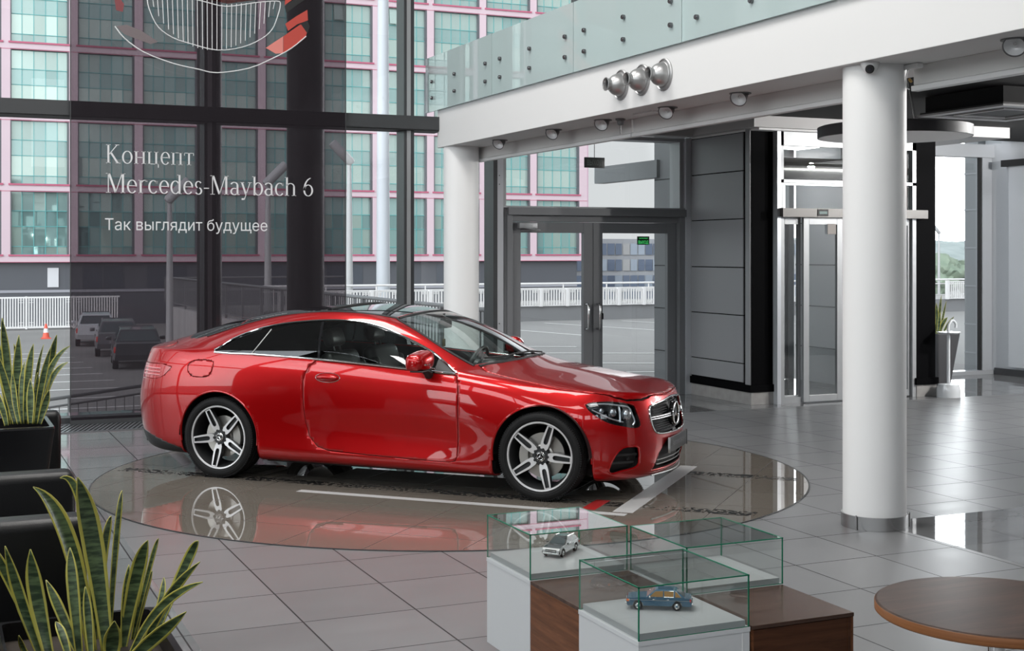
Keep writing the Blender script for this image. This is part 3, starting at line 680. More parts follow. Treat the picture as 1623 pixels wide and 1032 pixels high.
BST = {
 1: [None, (2.765, .73, .893), (2.86, .59, .893), (2.97, .45, .888), (3.08, .30, .880), (3.16, .15, .874), (3.185, 0, .872)],
 2: [None, (2.49, .755, .934), (2.55, .62, .944), (2.63, .46, .946), (2.72, .31, .946), (2.79, .155, .946), (2.81, 0, .946)],
 3: [None, (2.22, .815, .953), (2.25, .762, .971), (2.30, .68, .984), (2.39, .46, .992), (2.44, .23, .995), (2.46, 0, .996)],
 4: [None, (1.86, .832, 1.022), (1.87, .783, 1.092), (1.94, .702, 1.150), (2.03, .475, 1.190), (2.09, .24, 1.206), (2.11, 0, 1.211)],
 5: [None, (1.50, .812, 1.12), (1.50, .738, 1.242), (1.52, .648, 1.320), (1.59, .445, 1.358), (1.635, .22, 1.374), (1.65, 0, 1.379)],
 6: [None, (1.15, .80, 1.17), (1.15, .70, 1.325), (1.15, .598, 1.398), (1.17, .40, 1.424), (1.19, .20, 1.434), (1.20, 0, 1.437)],
 7: [None, (.80, .80, 1.17), (.80, .693, 1.320), (.80, .592, 1.394), (.80, .395, 1.420), (.80, .20, 1.431), (.80, 0, 1.434)],
 8: [None, (.45, .805, 1.152), (.45, .715, 1.280), (.45, .606, 1.353), (.42, .40, 1.388), (.41, .20, 1.400), (.40, 0, 1.404)],
 9: [None, (.10, .828, 1.106), (.10, .768, 1.178), (.08, .636, 1.270), (.02, .425, 1.316), (.0, .21, 1.332), (0, 0, 1.336)],
 10: [None, (-.10, .842, 1.070), (-.11, .802, 1.102), (-.17, .655, 1.182), (-.30, .44, 1.240), (-.36, .22, 1.262), (-.38, 0, 1.268)],
 11: [None, (-.27, .817, 1.066), (-.33, .752, 1.082), (-.50, .622, 1.100), (-.68, .42, 1.118), (-.76, .21, 1.130), (-.785, 0, 1.134)],
}
NF = 6
def superq(t, n):
    a = t*pi/2; return sin(a)**(2/n), cos(a)**(2/n)
def coupe_skin(level=3):
    nr = 8; loops = []
    for r in range(nr):
        lp = []
        wc = hermite(KX, ROWW[r], SX[0]); zc = hermite(KX, ROWZ[r], SX[0])
        for c in range(NF):
            s_, c_ = superq(c/NF, 2.35); k = s_**1.3
            lp.append((SX[0]+(FRX[r]-SX[0])*c_, wc*s_, FRZ[r]+(zc-FRZ[r])*k))
        for x in SX: lp.append((x, hermite(KX, ROWW[r], x), hermite(KX, ROWZ[r], x)))
        wc = hermite(KX, ROWW[r], SX[-1]); zc = hermite(KX, ROWZ[r], SX[-1])
        for c in range(NF-1, -1, -1):
            s_, c_ = superq(c/NF, 2.6); k = s_**1.5
            lp.append((SX[-1]+(RRX[r]-SX[-1])*c_, wc*s_, RRZ[r]+(zc-RRZ[r])*k))
        loops.append(lp)
    bm = bmesh.new(); V = {}
    nc = len(loops[0])
    def mk(p): return bm.verts.new((p[0], max(0, p[1]), p[2]))
    A = [[mk(p) for p in lp] for lp in loops]
    for r in range(nr-1):
        for c in range(nc-1): bm.faces.new((A[r][c], A[r+1][c], A[r+1][c+1], A[r][c+1]))
    top = A[-1]; ns = len(SX); rows = []
    rows.append([top[NF-j] for j in range(NF+1)])           # front edge: j=0 corner ... j=6 centre
    for s_ in range(1, ns-1):
        rows.append([top[NF+s_]]+[mk(BST[s_][j]) for j in range(1, NF+1)])
    rows.append([top[NF+ns-1+j] for j in range(NF+1)])
    for a in range(ns-1):
        for j in range(NF): bm.faces.new((rows[a][j], rows[a+1][j], rows[a+1][j+1], rows[a][j+1]))
    cl = bm.edges.layers.float.new('crease_edge')
    for j in range(NF):
        for rw, cv in ((rows[0], .62), (rows[-1], .5)):
            e = bm.edges.get((rw[j], rw[j+1]))
            if e: e[cl] = cv
    for c in range(NF+3, NF+9):
        e = bm.edges.get((A[2][c], A[2][c+1])); e[cl] = .55
    for a in range(3, 9):
        e = bm.edges.get((rows[a][3], rows[a+1][3])); e[cl] = .25
    # mirror
    g = bmesh.ops.mirror(bm, geom=list(bm.verts)+list(bm.edges)+list(bm.faces), axis='Y', merge_dist=1e-4)
    bmesh.ops.remove_doubles(bm, verts=bm.verts, dist=1e-4)
    bmesh.ops.recalc_face_normals(bm, faces=bm.faces)
    me = bpy.data.meshes.new('skin'); bm.to_mesh(me); bm.free()
    o = bpy.data.objects.new('skin', me); COL.objects.link(o)
    sd = o.modifiers.new('s', 'SUBSURF'); sd.levels = level; sd.render_levels = level
    dg = bpy.context.evaluated_depsgraph_get(); ev = o.evaluated_get(dg)
    m2 = bpy.data.meshes.new_from_object(ev); bpy.data.objects.remove(o); bpy.data.meshes.remove(me)
    bm = bmesh.new(); bm.from_mesh(m2); bpy.data.meshes.remove(m2)
    c = sum((f.normal.y*f.calc_center_median().y for f in bm.faces))
    if c < 0: bmesh.ops.reverse_faces(bm, faces=bm.faces)
    bm.normal_update()
    return bm
CAR_O = (2.8817, 11.7592); CAR_RZ = radians(-45.5)
def smooth_poly(pts, n=3, closed=True):
    out = []; k = len(pts)
    for i in range(k if closed else k-1):
        p0, p1, p2, p3 = (Vector((*pts[j], 0)[:3]) if len(pts[j]) == 2 else Vector(pts[j]) for j in ((i-1) % k if closed else max(i-1, 0), i, (i+1) % k, (i+2) % k if closed else min(i+2, k-1)))
        for t in [q/n for q in range(n)]:
            p = .5*((2*p1)+(p2-p0)*t+(2*p0-5*p1+4*p2-p3)*t*t+(3*p1-p0-3*p2+p3)*t**3)
            out.append(tuple(p)[:len(pts[0])])
    if not closed: out.append(tuple(pts[-1]))
    return out
def poly_area(p): return sum(p[i-1][0]*p[i][1]-p[i][0]*p[i-1][1] for i in range(len(p)))/2
def offset_poly(p, d):
    if poly_area(p) < 0: p = p[::-1]
    out = []; n = len(p)
    for i in range(n):
        a = Vector(p[i-1]); b = Vector(p[i]); c = Vector(p[(i+1) % n])
        e1 = (b-a); e2 = (c-b)
        if e1.length < 1e-7 or e2.length < 1e-7: out.append(tuple(b)); continue
        e1.normalize(); e2.normalize(); n1 = Vector((e1.y, -e1.x)); n2 = Vector((e2.y, -e2.x)); m = n1+n2
        if m.length < 1e-4: m = n1
        m.normalize(); k = max(.5, m.dot(n1)); out.append(tuple(b+m*(d/k)))
    return out
def in_poly(x, y, p):
    r = False; n = len(p); j = n-1
    for i in range(n):
        if (p[i][1] > y) != (p[j][1] > y) and x < (p[j][0]-p[i][0])*(y-p[i][1])/(p[j][1]-p[i][1])+p[i][0]: r = not r
        j = i
    return r
def cut_outline(bm, poly, ax, filt):
    """split the faces that the outline crosses, seen along the third axis"""
    n = len(poly); lim = [min(p[k] for p in poly)-.05 for k in (0, 1)]+[max(p[k] for p in poly)+.05 for k in (0, 1)]
    fl = [f for f in bm.faces if filt(f.calc_center_median()) and any(lim[0] <= v.co[ax[0]] <= lim[2] and lim[1] <= v.co[ax[1]] <= lim[3] for v in f.verts)]
    lay = bm.faces.layers.int.get('w') or bm.faces.layers.int.new('w')
    fl = [f for f in bm.faces if filt(f.calc_center_median()) and any(lim[0] <= v.co[ax[0]] <= lim[2] and lim[1] <= v.co[ax[1]] <= lim[3] for v in f.verts)]
    for f in bm.faces: f[lay] = 0
    for f in fl: f[lay] = 1
    for i in range(n):
        a = poly[i]; b = poly[(i+1) % n]; e = 1e-5
        x0, x1 = min(a[0], b[0])-e, max(a[0], b[0])+e; y0, y1 = min(a[1], b[1])-e, max(a[1], b[1])+e
        sel = []
        for f in bm.faces:
            if not f[lay]: continue
            us = [v.co[ax[0]] for v in f.verts]; vs = [v.co[ax[1]] for v in f.verts]
            if max(us) < x0 or min(us) > x1 or max(vs) < y0 or min(vs) > y1: continue
            sel.append(f)
        if not sel: continue
        no = [0, 0, 0]; no[ax[0]] = b[1]-a[1]; no[ax[1]] = -(b[0]-a[0]); co = [0, 0, 0]; co[ax[0]] = a[0]; co[ax[1]] = a[1]
        if Vector(no).length < 1e-7: continue
        g = set(sel)
        for f in sel: g.update(f.edges); g.update(f.verts)
        bmesh.ops.bisect_plane(bm, geom=list(g), dist=1e-6, plane_co=co, plane_no=no)
def mark(bm, poly, ax, filt, rid, only=None):
    lay = bm.faces.layers.int['region']
    for f in bm.faces:
        c = f.calc_center_median()
        if filt(c) and (only is None or f[lay] in only) and in_poly(c[ax[0]], c[ax[1]], poly): f[lay] = rid
class Skin:
    def __init__(s, bm):
        s.ref = bm.copy(); s.ref.faces.ensure_lookup_table(); s.ref.normal_update()
        bmesh.ops.triangulate(s.ref, faces=s.ref.faces); s.ref.faces.ensure_lookup_table()
        s.bv = BVHTree.FromBMesh(s.ref)
    def normal(s, p):
        co, no, i, d = s.bv.find_nearest(p)
        f = s.ref.faces[i]; a, b, c = f.verts
        v0, v1, v2 = b.co-a.co, c.co-a.co, co-a.co
        d00, d01, d11, d20, d21 = v0.dot(v0), v0.dot(v1), v1.dot(v1), v2.dot(v0), v2.dot(v1); den = d00*d11-d01*d01
        if abs(den) < 1e-14: return no
        v = (d11*d20-d01*d21)/den; w_ = (d00*d21-d01*d20)/den
        return (a.normal*(1-v-w_)+b.normal*v+c.normal*w_).normalized()
    def hit(s, u, v, ax, side):
        """point of the skin on the line through (u, v) seen along the axis not in ax, from the given side"""
        k = ({0, 1, 2}-set(ax)).pop(); o = Vector((0, 0, 0)); o[ax[0]] = u; o[ax[1]] = v; o[k] = 6*side; d = Vector((0, 0, 0)); d[k] = -side
        h = s.bv.ray_cast(o, d)
        if h[0] is None:
            q = Vector((0, 0, 0)); q[ax[0]] = u; q[ax[1]] = v; q[k] = .8*side if k == 1 else 0
            co = s.bv.find_nearest(q)[0]; return co, s.normal(co)
        return h[0], s.normal(h[0])
    def curve(s, pts, ax, side, off=0.0):
        r = []
        for u, v in pts:
            p, n = s.hit(u, v, ax, side); r.append(p+n*off)
        return r
    def part(s, bm, ids, name, mats, parent, offset=0.0, thick=0.0, mirror_y=None):
        lay = bm.faces.layers.int['region']; idx = {}; vs = []; fs = []; ns = []
        for f in bm.faces:
            if f[lay] not in ids: continue
            if mirror_y is not None and f.calc_center_median().y*mirror_y < 0: continue
            q = []
            for v in f.verts:
                if v.index not in idx:
                    idx[v.index] = len(vs); n = s.normal(v.co); ns.append(n); vs.append(tuple(v.co+n*offset))
                q.append(idx[v.index])
            fs.append(q)
        me = bpy.data.meshes.new(name); me.from_pydata(vs, [], fs); me.update()
        for m in (mats if isinstance(mats, (list, tuple)) else [mats]): me.materials.append(m)
        me.polygons.foreach_set('use_smooth', [True]*len(me.polygons))
        me.normals_split_custom_set_from_vertices([tuple(n) for n in ns])
        o = bpy.data.objects.new(name, me); COL.objects.link(o); o.parent = parent
        if thick:
            md = o.modifiers.new('solid', 'SOLIDIFY'); md.thickness = thick; md.offset = -1; md.use_rim = True
        return o
def flat_text(txt, size, width, name, m, parent, M):
    from mathutils.geometry import delaunay_2d_cdt, interpolate_bezier
    cu = bpy.data.curves.new(name, 'FONT'); cu.body = txt; cu.size = size
    o = bpy.data.objects.new(name, cu); COL.objects.link(o)
    dg = bpy.context.evaluated_depsgraph_get(); c2 = o.to_curve(dg)
    rings = []
    for s_ in c2.splines:
        bp = s_.bezier_points; ring = []
        if len(bp):
            for i in range(len(bp)):
                a, c = bp[i], bp[(i+1) % len(bp)]
                ring += [Vector(q[:2]) for q in interpolate_bezier(a.co, a.handle_right, c.handle_left, c.co, 7)[:-1]]
        else: ring = [Vector(q.co[:2]) for q in s_.points]
        if len(ring) > 2: rings.append(ring)
    o.to_curve_clear(); bpy.data.objects.remove(o)
    pts = []; ed = []
    for r_ in rings:
        k = len(pts); pts += r_; ed += [(k+i, k+(i+1) % len(r_)) for i in range(len(r_))]
    vs, _, fs, *_r = delaunay_2d_cdt(pts, ed, [], 0, 1e-7)
    def wind(c):
        w_ = 0
        for r_ in rings:
            for i in range(len(r_)):
                a, b_ = r_[i-1], r_[i]
                if (a.y <= c.y) != (b_.y <= c.y):
                    x = a.x+(c.y-a.y)/(b_.y-a.y)*(b_.x-a.x)
                    if x > c.x: w_ += 1 if b_.y > a.y else -1
        return w_
    keep = [f for f in fs if wind(sum((vs[i] for i in f), Vector((0, 0)))/len(f)) != 0]
    x0 = min(v.x for v in vs); x1 = max(v.x for v in vs); k = width/(x1-x0)
    b = MB(); b.add([M @ Vector(((v.x-x0)*k, v.y, 0)) for v in vs], keep); return b.build(name, m, parent)
CARRED = mat('car_red', (.40, .0008, .0022), .30, .5, spec=.2, coat=1.0)
CARRED.node_tree.nodes['Principled BSDF'].inputs['Coat IOR'].default_value = 1.5
CGLASS = glass('car_glass', (.78, .85, .83)); CGLASSD = glass('car_glass_privacy', (.035, .04, .04)); CROOF = mat('roof_glass', (.006, .007, .009), .03, 0, .9, coat=1)
LENS = glass('lens', (.82, .86, .88)); GLOSSB = mat('gloss_black', (.008, .008, .009), .08, 0, .6)
TRIMB = mat('black_trim', (.015, .015, .016), .5); INTER = mat('car_interior', (.022, .021, .022), .55)
SILV = mat('lamp_silver', (.45, .46, .48), .18, .9)
GAP = mat('panel_gap', (.01, .005, .005), .9)
car = thing('coupe', 'shiny red two-door coupe parked diagonally on the round brown turntable', 'car', (*CAR_O, .0078), CAR_RZ)
WX = (0.0, 2.867); WZ = .335
bm = coupe_skin(3)
sk = Skin(bm); bm.faces.layers.int.new('region'); lay = bm.faces.layers.int['region']
LFT = lambda c: c.y > .3; RGT = lambda c: c.y < -.3; BOTH = lambda c: abs(c.y) > .45; TOP = lambda c: c.z > .70
XZ, XY, YZ = (0, 2), (0, 1), (1, 2)
DLO = [(-.065, 1.042), (.298, 1.036), (.616, 1.026), (.922, 1.014), (1.261, .996), (1.657, .969), (1.932, .949), (2.155, .935), (2.128, .957), (2.018, 1.025), (1.917, 1.087), (1.758, 1.159), (1.60, 1.220), (1.448, 1.270), (1.306, 1.301), (1.173, 1.317), (1.011, 1.322), (.863, 1.318), (.687, 1.305), (.511, 1.284), (.336, 1.250), (.213, 1.213), (.069, 1.151), (-.016, 1.090)]
DLOs = smooth_poly(DLO, 2)
DOOR = [(.925, 1.006), (.852, .941), (.822, .84), (.827, .706), (.842, .502), (.878, .385), (.95, .313), (1.046, .286), (1.448, .268), (1.836, .257), (2.12, .252), (2.172, .262), (2.19, .301), (2.197, .405), (2.2, .60), (2.2, .779), (2.188, .86), (2.172, .925)]
HEAD = smooth_poly([(3.202, .731), (3.247, .750), (3.354, .755), (3.447, .742), (3.514, .716), (3.536, .67), (3.564, .586), (3.561, .556), (3.533, .549), (3.476, .565), (3.4, .586), (3.344, .611), (3.275, .656), (3.229, .692)], 2)
TAIL = smooth_poly([(-.784, .809), (-.749, .881), (-.692, .921), (-.594, .926), (-.485, .905), (-.533, .858), (-.599, .818), (-.663, .803), (-.72, .80)], 2)
TAIL = [(-1.2, .80), (-1.2, .925)]+[(-.70, .923), (-.594, .926), (-.485, .905), (-.51, .880), (-.533, .858), (-.56, .836), (-.599, .818), (-.663, .803)]
INTK = smooth_poly([(3.366, .225), (3.38, .277), (3.415, .351), (3.462, .405), (3.514, .413), (3.556, .40), (3.555, .28), (3.522, .240), (3.445, .222), (3.39, .206)], 2)
FUEL = smooth_poly([(-.310, .900), (-.298, .865), (-.253, .838), (-.182, .834), (-.115, .838), (-.071, .865), (-.053, .919), (-.055, .955), (-.085, .973), (-.142, .976), (-.23, .974), (-.300, .945)], 2)
def arch(cx, r=.388):
    return [(cx+r*cos(a), WZ+r*sin(a)) for a in [pi*k/32 for k in range(33)]]+[(cx-r-.0, .0), (cx+r+.0, .0)]
hood_r = [(2.30, -.70), (2.489, -.775), (2.802, -.79), (3.151, -.765), (3.40, -.67), (3.51, -.56), (3.575, -.42), (3.61, -.2)]
HOOD = smooth_poly(hood_r+[(3.622, 0)]+[(x, -y) for x, y in hood_r[::-1]]+[(2.40, .46), (2.45, .2), (2.462, 0), (2.45, -.2), (2.40, -.46)], 2)
ws_r = [(2.245, -.715), (1.968, -.690), (1.70, -.625), (1.53, -.57), (1.49, -.52), (1.535, -.30)]
WS = ws_r+[(1.555, 0)]+[(x, -y) for x, y in ws_r[::-1]]+[(2.33, .58), (2.40, .40), (2.435, .2), (2.445, 0), (2.435, -.2), (2.40, -.40), (2.33, -.58)]
rf = [(1.515, -.28), (1.47, -.515), (1.38, -.548), (1.123, -.574), (.824, -.566), (.427, -.555), (.145, -.575)]
ROOF = rf+[(.02, -.585), (-.02, -.3), (-.03, 0), (-.02, .3), (.02, .585)]+[(x, -y) for x, y in rf[::-1]]+[(1.535, 0)]
rw = [(0.0, -.585), (-.20, -.615), (-.44, -.585), (-.58, -.48), (-.68, -.25)]
RWIN = [(-.045, 0), (-.035, -.3)]+rw+[(-.71, 0)]+[(x, -y) for x, y in rw[::-1]]+[(-.035, .3)]
TRUNK = smooth_poly([(-.70, -.50), (-.62, -.60), (-.66, -.70), (-.80, -.70), (-1.0, -.55)]+[(-1.0, .55), (-.80, .70), (-.66, .70), (-.62, .60), (-.70, .50), (-.77, .25), (-.785, 0), (-.77, -.25)], 2)
gr = [(-.462, .655), (-.464, .604), (-.449, .537), (-.412, .497), (-.335, .482), (-.145, .474)]
GRILLE = [(0, .738), (-.153, .728), (-.348, .711), (-.435, .697)]+gr+[(0, .472)]+[(-y, z) for y, z in gr[::-1]]+[(.435, .697), (.348, .711), (.153, .728)]
LOW = [(-.43, .205), (-.41, .24), (-.371, .331), (-.294, .397), (-.203, .434), (0, .437), (.203, .434), (.294, .397), (.371, .331), (.41, .24), (.43, .205)]
FRONT = lambda c: c.x > 3.25; REAR = lambda c: c.x < -.4 and abs(c.y) > .40
def region(poly, ax, filt, rid, gap=0.0, gid=90, only=(0,)):
    if gap:
        po, pi_ = offset_poly(poly, gap/2), offset_poly(poly, -gap/2)
        cut_outline(bm, po, ax, filt); cut_outline(bm, pi_, ax, filt)
        mark(bm, po, ax, filt, gid, only); mark(bm, pi_, ax, filt, rid, (gid,))
    else:
        cut_outline(bm, poly, ax, filt); mark(bm, poly, ax, filt, rid, only)
for cx in WX: region(arch(cx), XZ, BOTH, 99)
region(DLOs, XZ, lambda c: abs(c.y) > .3 and c.z > .9, 1)
region(WS, XY, lambda c: c.z > .94, 2)
region(ROOF, XY, lambda c: c.z > 1.0, 3)
region(RWIN, XY, lambda c: c.z > 1.0, 4)
region(GRILLE, YZ, FRONT, 5); region(LOW, YZ, FRONT, 6)
region(INTK, XZ, lambda c: BOTH(c) and c.x > 3.2, 7); region(HEAD, XZ, lambda c: BOTH(c) and c.x > 3.0, 8)
region(TAIL, XZ, REAR, 9)
region(HOOD, XY, lambda c: c.z > .6 and c.x > 2, 10, .007)
region(DOOR, XZ, BOTH, 11, .0052)
region(FUEL, XZ, lambda c: c.y < -.6 and c.z > .6, 12, .0055)
region(TRUNK, XY, lambda c: c.z > .95 and c.x < -.4, 13, .006)
region([(-.40, .05), (-.40, .215), (-.75, .315), (-1.25, .42), (-1.25, .05)], XZ, lambda c: c.x < -.38, 15)
# pillar split of the side glass
PQ = [(.885, 1.5), (.905, 1.31), (.915, 1.0), (.30, 1.0), (.30, 1.5)]
PB = [(.850, 1.5), (.870, 1.31), (.933, 1.0), (.953, 1.0), (.893, 1.31), (.875, 1.5)]
cut_outline(bm, PB, XZ, lambda c: abs(c.y) > .3 and c.z > .9); mark(bm, PB, XZ, lambda c: abs(c.y) > .3 and c.z > .9, 91, (1,))
PS = [(1.975, .85), (2.3, .85), (2.3, 1.2), (1.975, 1.2)]
cut_outline(bm, PS, XZ, lambda c: abs(c.y) > .3 and c.z > .9); mark(bm, PS, XZ, lambda c: abs(c.y) > .3 and c.z > .9, 92, (1,))
for f in bm.faces:
    if f[lay] == 1 and f.calc_center_median().x < .9: f[lay] = 14
bm.verts.index_update()
body = sk.part(bm, (0,), 'body', CARRED, car, thick=.012)
sk.part(bm, (0, 10, 11, 12, 13, 90), 'inner_liner', GAP, car, offset=-.020)
sk.part(bm, (10,), 'hood', CARRED, car, thick=.010)
sk.part(bm, (13,), 'trunk_lid', CARRED, car, thick=.010)
sk.part(bm, (12,), 'fuel_flap', CARRED, car, thick=.006)
sk.part(bm, (2,), 'windscreen', CGLASS, car); sk.part(bm, (4,), 'rear_window', CGLASSD, car)
sk.part(bm, (3,), 'roof_glass', CROOF, car)
doors = {}
for sgn in (-1, 1):
    d = sk.part(bm, (11,), 'door', CARRED, car, thick=.010, mirror_y=sgn); doors[sgn] = d
    sk.part(bm, (1,), 'door_window', CGLASS, d, mirror_y=sgn)
    sk.part(bm, (14,), 'rear_side_window', CGLASSD, car, mirror_y=sgn)
    sk.part(bm, (91,), 'pillar_trim', GLOSSB, car, mirror_y=sgn); sk.part(bm, (92,), 'mirror_sail', TRIMB, d, mirror_y=sgn)
    tl = sk.part(bm, (9,), 'tail_light', mat('tail_red', (.45, .01, .015), .08, 0, .6, coat=1), car, offset=.004, mirror_y=sgn)
    b = MB()
    for z in (.835, .862, .89):
        pts = sk.curve([(-.60-.03*k, z) for k in range(9)], XZ, sgn, .006); b.tube(pts, .005, 6)
    b.build('light_strip', mat('tail_pale', (.75, .30, .32), .15, 0, .5), tl)
    # head lamp: clear lens, dark bowl, projectors and daylight strip
    hl = sk.part(bm, (8,), 'headlight', LENS, car, offset=.002, mirror_y=sgn)
    sk.part(bm, (8,), 'lamp_bowl', mat('lamp_bowl', (.03, .032, .036), .12, .7), hl, offset=-.045, mirror_y=sgn)
    b = MB()
    for u, v, rr_ in ((3.49, .655, .040), (3.40, .675, .030), (3.32, .690, .022)):
        p, n = sk.hit(u, v, XZ, sgn); q = p-n*.032
        bb = bmesh.new(); bmesh.ops.create_uvsphere(bb, u_segments=20, v_segments=12, radius=rr_)
        b.bm(bb, True, Matrix.Translation(q) @ Matrix.Diagonal((1, 1, 1.15, 1)))
        b.lathe([(rr_*1.25, 0), (rr_*1.05, .016), (rr_*1.0, 0)], 20, Matrix.Translation(q) @ n.to_track_quat('Z', 'Y').to_matrix().to_4x4())
    b.build('projector', SILV, hl)
    b = MB(); pts = sk.curve(smooth_poly([(3.235, .735), (3.33, .742), (3.43, .727), (3.49, .708), (3.515, .66), (3.535, .60), (3.525, .572)], 3, False), XZ, sgn, -.014); b.tube(pts, .0065, 8)
    pts = sk.curve(smooth_poly([(3.25, .70), (3.33, .66), (3.40, .625), (3.47, .60)], 3, False), XZ, sgn, -.02); b.tube(pts, .006, 8)
    pts = sk.curve(smooth_poly([(3.43, .725), (3.445, .66), (3.45, .60)], 3, False), XZ, sgn, -.02); b.tube(pts, .008, 8)
    b.build('daylight_strip', mat('drl_silver', (.75, .77, .8), .2, .6), hl)
    # bumper air intake: black bowl and slats
    ik = sk.part(bm, (7,), 'bumper_intake', BLACK, car, offset=-.05, mirror_y=sgn)
    b = MB()
    for z in (.285, .345):
        pts = sk.curve([(3.385+.028*k+(z-.28)*.35, z) for k in range(6)], XZ, sgn, -.016)
        for k in (0, 1): b.tube([p+Vector((0, 0, k*.007)) for p in pts], .006, 6)
    p, n = sk.hit(3.50, .315, XZ, sgn); b.lathe([(.014, 0), (.012, .012), (0, .014)], 14, Matrix.Translation(p-n*.03) @ n.to_track_quat('Z', 'Y').to_matrix().to_4x4())
    b.build('slat', TRIMB, ik)
    b = MB(); pts = sk.curve(INTK, XZ, sgn, -.006); b.tube(pts, .009, 6, closed=True); b.build('rim', CARRED, ik)
    # chrome around the side windows
    b = MB(); pts = sk.curve([p for p in DLOs], XZ, sgn, .003); b.tube(pts, .0085, 8, closed=True); b.build('window_trim', CHROME, car)
    b = MB(); pts = sk.curve([(.305, 1.04), (.36, 1.13), (.415, 1.236)], XZ, sgn, .002); b.tube(pts, .006, 6); b.build('quarter_trim', mat('satin_trim', (.35, .35, .35), .3, .8), car)
    # door handle in its recess
    hb = sk.hit(1.045, .873, XZ, sgn)[0]
    b = MB(); pr = [(1.05+.110*cos(a), .872+.036*sin(a)) for a in [2*pi*k/24 for k in range(24)]]
    pts = sk.curve(pr, XZ, sgn, .0015); b.tube(pts, .004, 6, closed=True); b.build('handle_ring', CHROME, doors[sgn])
    b = MB(); M = Matrix.Translation(hb+Vector((0, sgn*.016, 0))) @ Matrix.Diagonal((.098, .016, .021, 1)); bb = bmesh.new(); bmesh.ops.create_uvsphere(bb, u_segments=28, v_segments=16, radius=1); b.bm(bb, True, M)
    b.build('door_handle', CARRED, doors[sgn])
    # mirror
    mr = bpy.data.objects.new('door_mirror', None)
    b = MB(); bb = bmesh.new(); bmesh.ops.create_cube(bb, size=2)
    bmesh.ops.subdivide_edges(bb, edges=list(bb.edges), cuts=1, use_grid_fill=True)
    for v in bb.verts:
        p = v.co; y = p.y*.115; k = 1-.22*(p.y*.5+.5); x = p.x*.072*(1.0 if p.x < 0 else 1-.25*abs(p.z)); z = p.z*.083*k
        if p.x > 0: x += .03*(1-abs(p.y)*.5)-.012*abs(p.z)
        v.co = Vector((x-.035*(p.y*.5+.5), y, z-.012*p.y))
    bmesh.ops.reverse_faces(bb, faces=bb.faces) if False else None
    MM = Matrix.Translation((1.93, sgn*1.005, 1.035)) @ (Matrix.Identity(4) if sgn > 0 else Matrix.Diagonal((1, -1, 1, 1)))
    me = bpy.data.meshes.new('mirror_housing'); bb.transform(MM)
    if sgn < 0: bmesh.ops.reverse_faces(bb, faces=bb.faces)
    for f in bb.faces:
        f.smooth = True
        if f.normal.x < -.9 and False: f.material_index = 1
    bb.to_mesh(me); bb.free(); me.materials.append(CARRED)
    mo = bpy.data.objects.new('door_mirror', me); COL.objects.link(mo); mo.parent = car
    md = mo.modifiers.new('s', 'SUBSURF'); md.levels = 2; md.render_levels = 2
    b = MB(); b.tube([(1.93, sgn*.865, .915), (1.945, sgn*.92, .940), (1.935, sgn*.975, .975)], [.040, .034, .030], 12); b.rbox(1.87, sgn*1.005-.09, .955, 1.975, sgn*1.005+.09, .969, .006); b.build('mirror_foot', TRIMB, mo)
    b = MB(); b.tube([(1.97, sgn*.935, 1.01), (2.0, sgn*1.0, 1.01), (1.98, sgn*1.06, 1.015), (1.935, sgn*1.105, 1.025)], [.004, .008, .008, .004], 8); b.build('mirror_light', CHROME, mo)
    b = MB(); b.rbox(1.847, sgn*1.005-.092, .98, 1.861, sgn*1.005+.092, 1.087, .006); b.build('mirror_glass', mat('mirror_silver', (.6, .62, .64), .03, 1), mo)
# wheel housings
b = MB()
for cx in WX:
    for sgn in (-1, 1):
        M = Matrix.Translation((cx, 0, WZ)) @ Matrix.Rotation(-pi/2, 4, 'X'); y0, y1 = sorted((sgn*.55, sgn*.90))
        vs = []; fs = []; n = 32
        for k in range(n+1):
            a = pi*k/n; vs += [(cx+.392*cos(a), y0, WZ+.392*sin(a)), (cx+.392*cos(a), y1, WZ+.392*sin(a))]
        for k in range(n): fs.append((2*k, 2*k+1, 2*k+3, 2*k+2))
        b.add(vs, fs, True)
        yy = sgn*.56; c = len(b.v); vs = [(cx+.392*cos(pi*k/n), yy, WZ+.392*sin(pi*k/n)) for k in range(n+1)]; b.add(vs, [tuple(range(n+1))])
b.box(.40, -.78, .145, 2.46, .78, .26); b.box(-.95, -.6, .22, .40, .6, .40); b.box(2.46, -.56, .16, 3.5, .56, .30); b.box(-.42, -.80, .18, -.30, .80, .3)
b.build('underbody', BLACK, car)
for cx in WX:
    for sgn in (-1, 1):
        b = MB(); pts = sk.curve([(cx+.388*cos(a), WZ+.388*sin(a)) for a in [pi*k/40-.12+(.24*k/40) for k in range(41)]], XZ, sgn, -.004); b.tube(pts, .009, 8); b.build('arch_lip', CARRED, car)
# dark lower edges
sk.part(bm, (15,), 'rear_diffuser', TRIMB, car, thick=.012)
pf = [(3.60, -.42), (3.655, -.2)]; pf = smooth_poly(pf+[(3.675, 0)]+[(x, -y) for x, y in pf[::-1]], 3, False)
b = MB(); b.tube([(x+.004, y, .165) for x, y in pf], .006, 8); b.build('lower_strip', ALU, car)
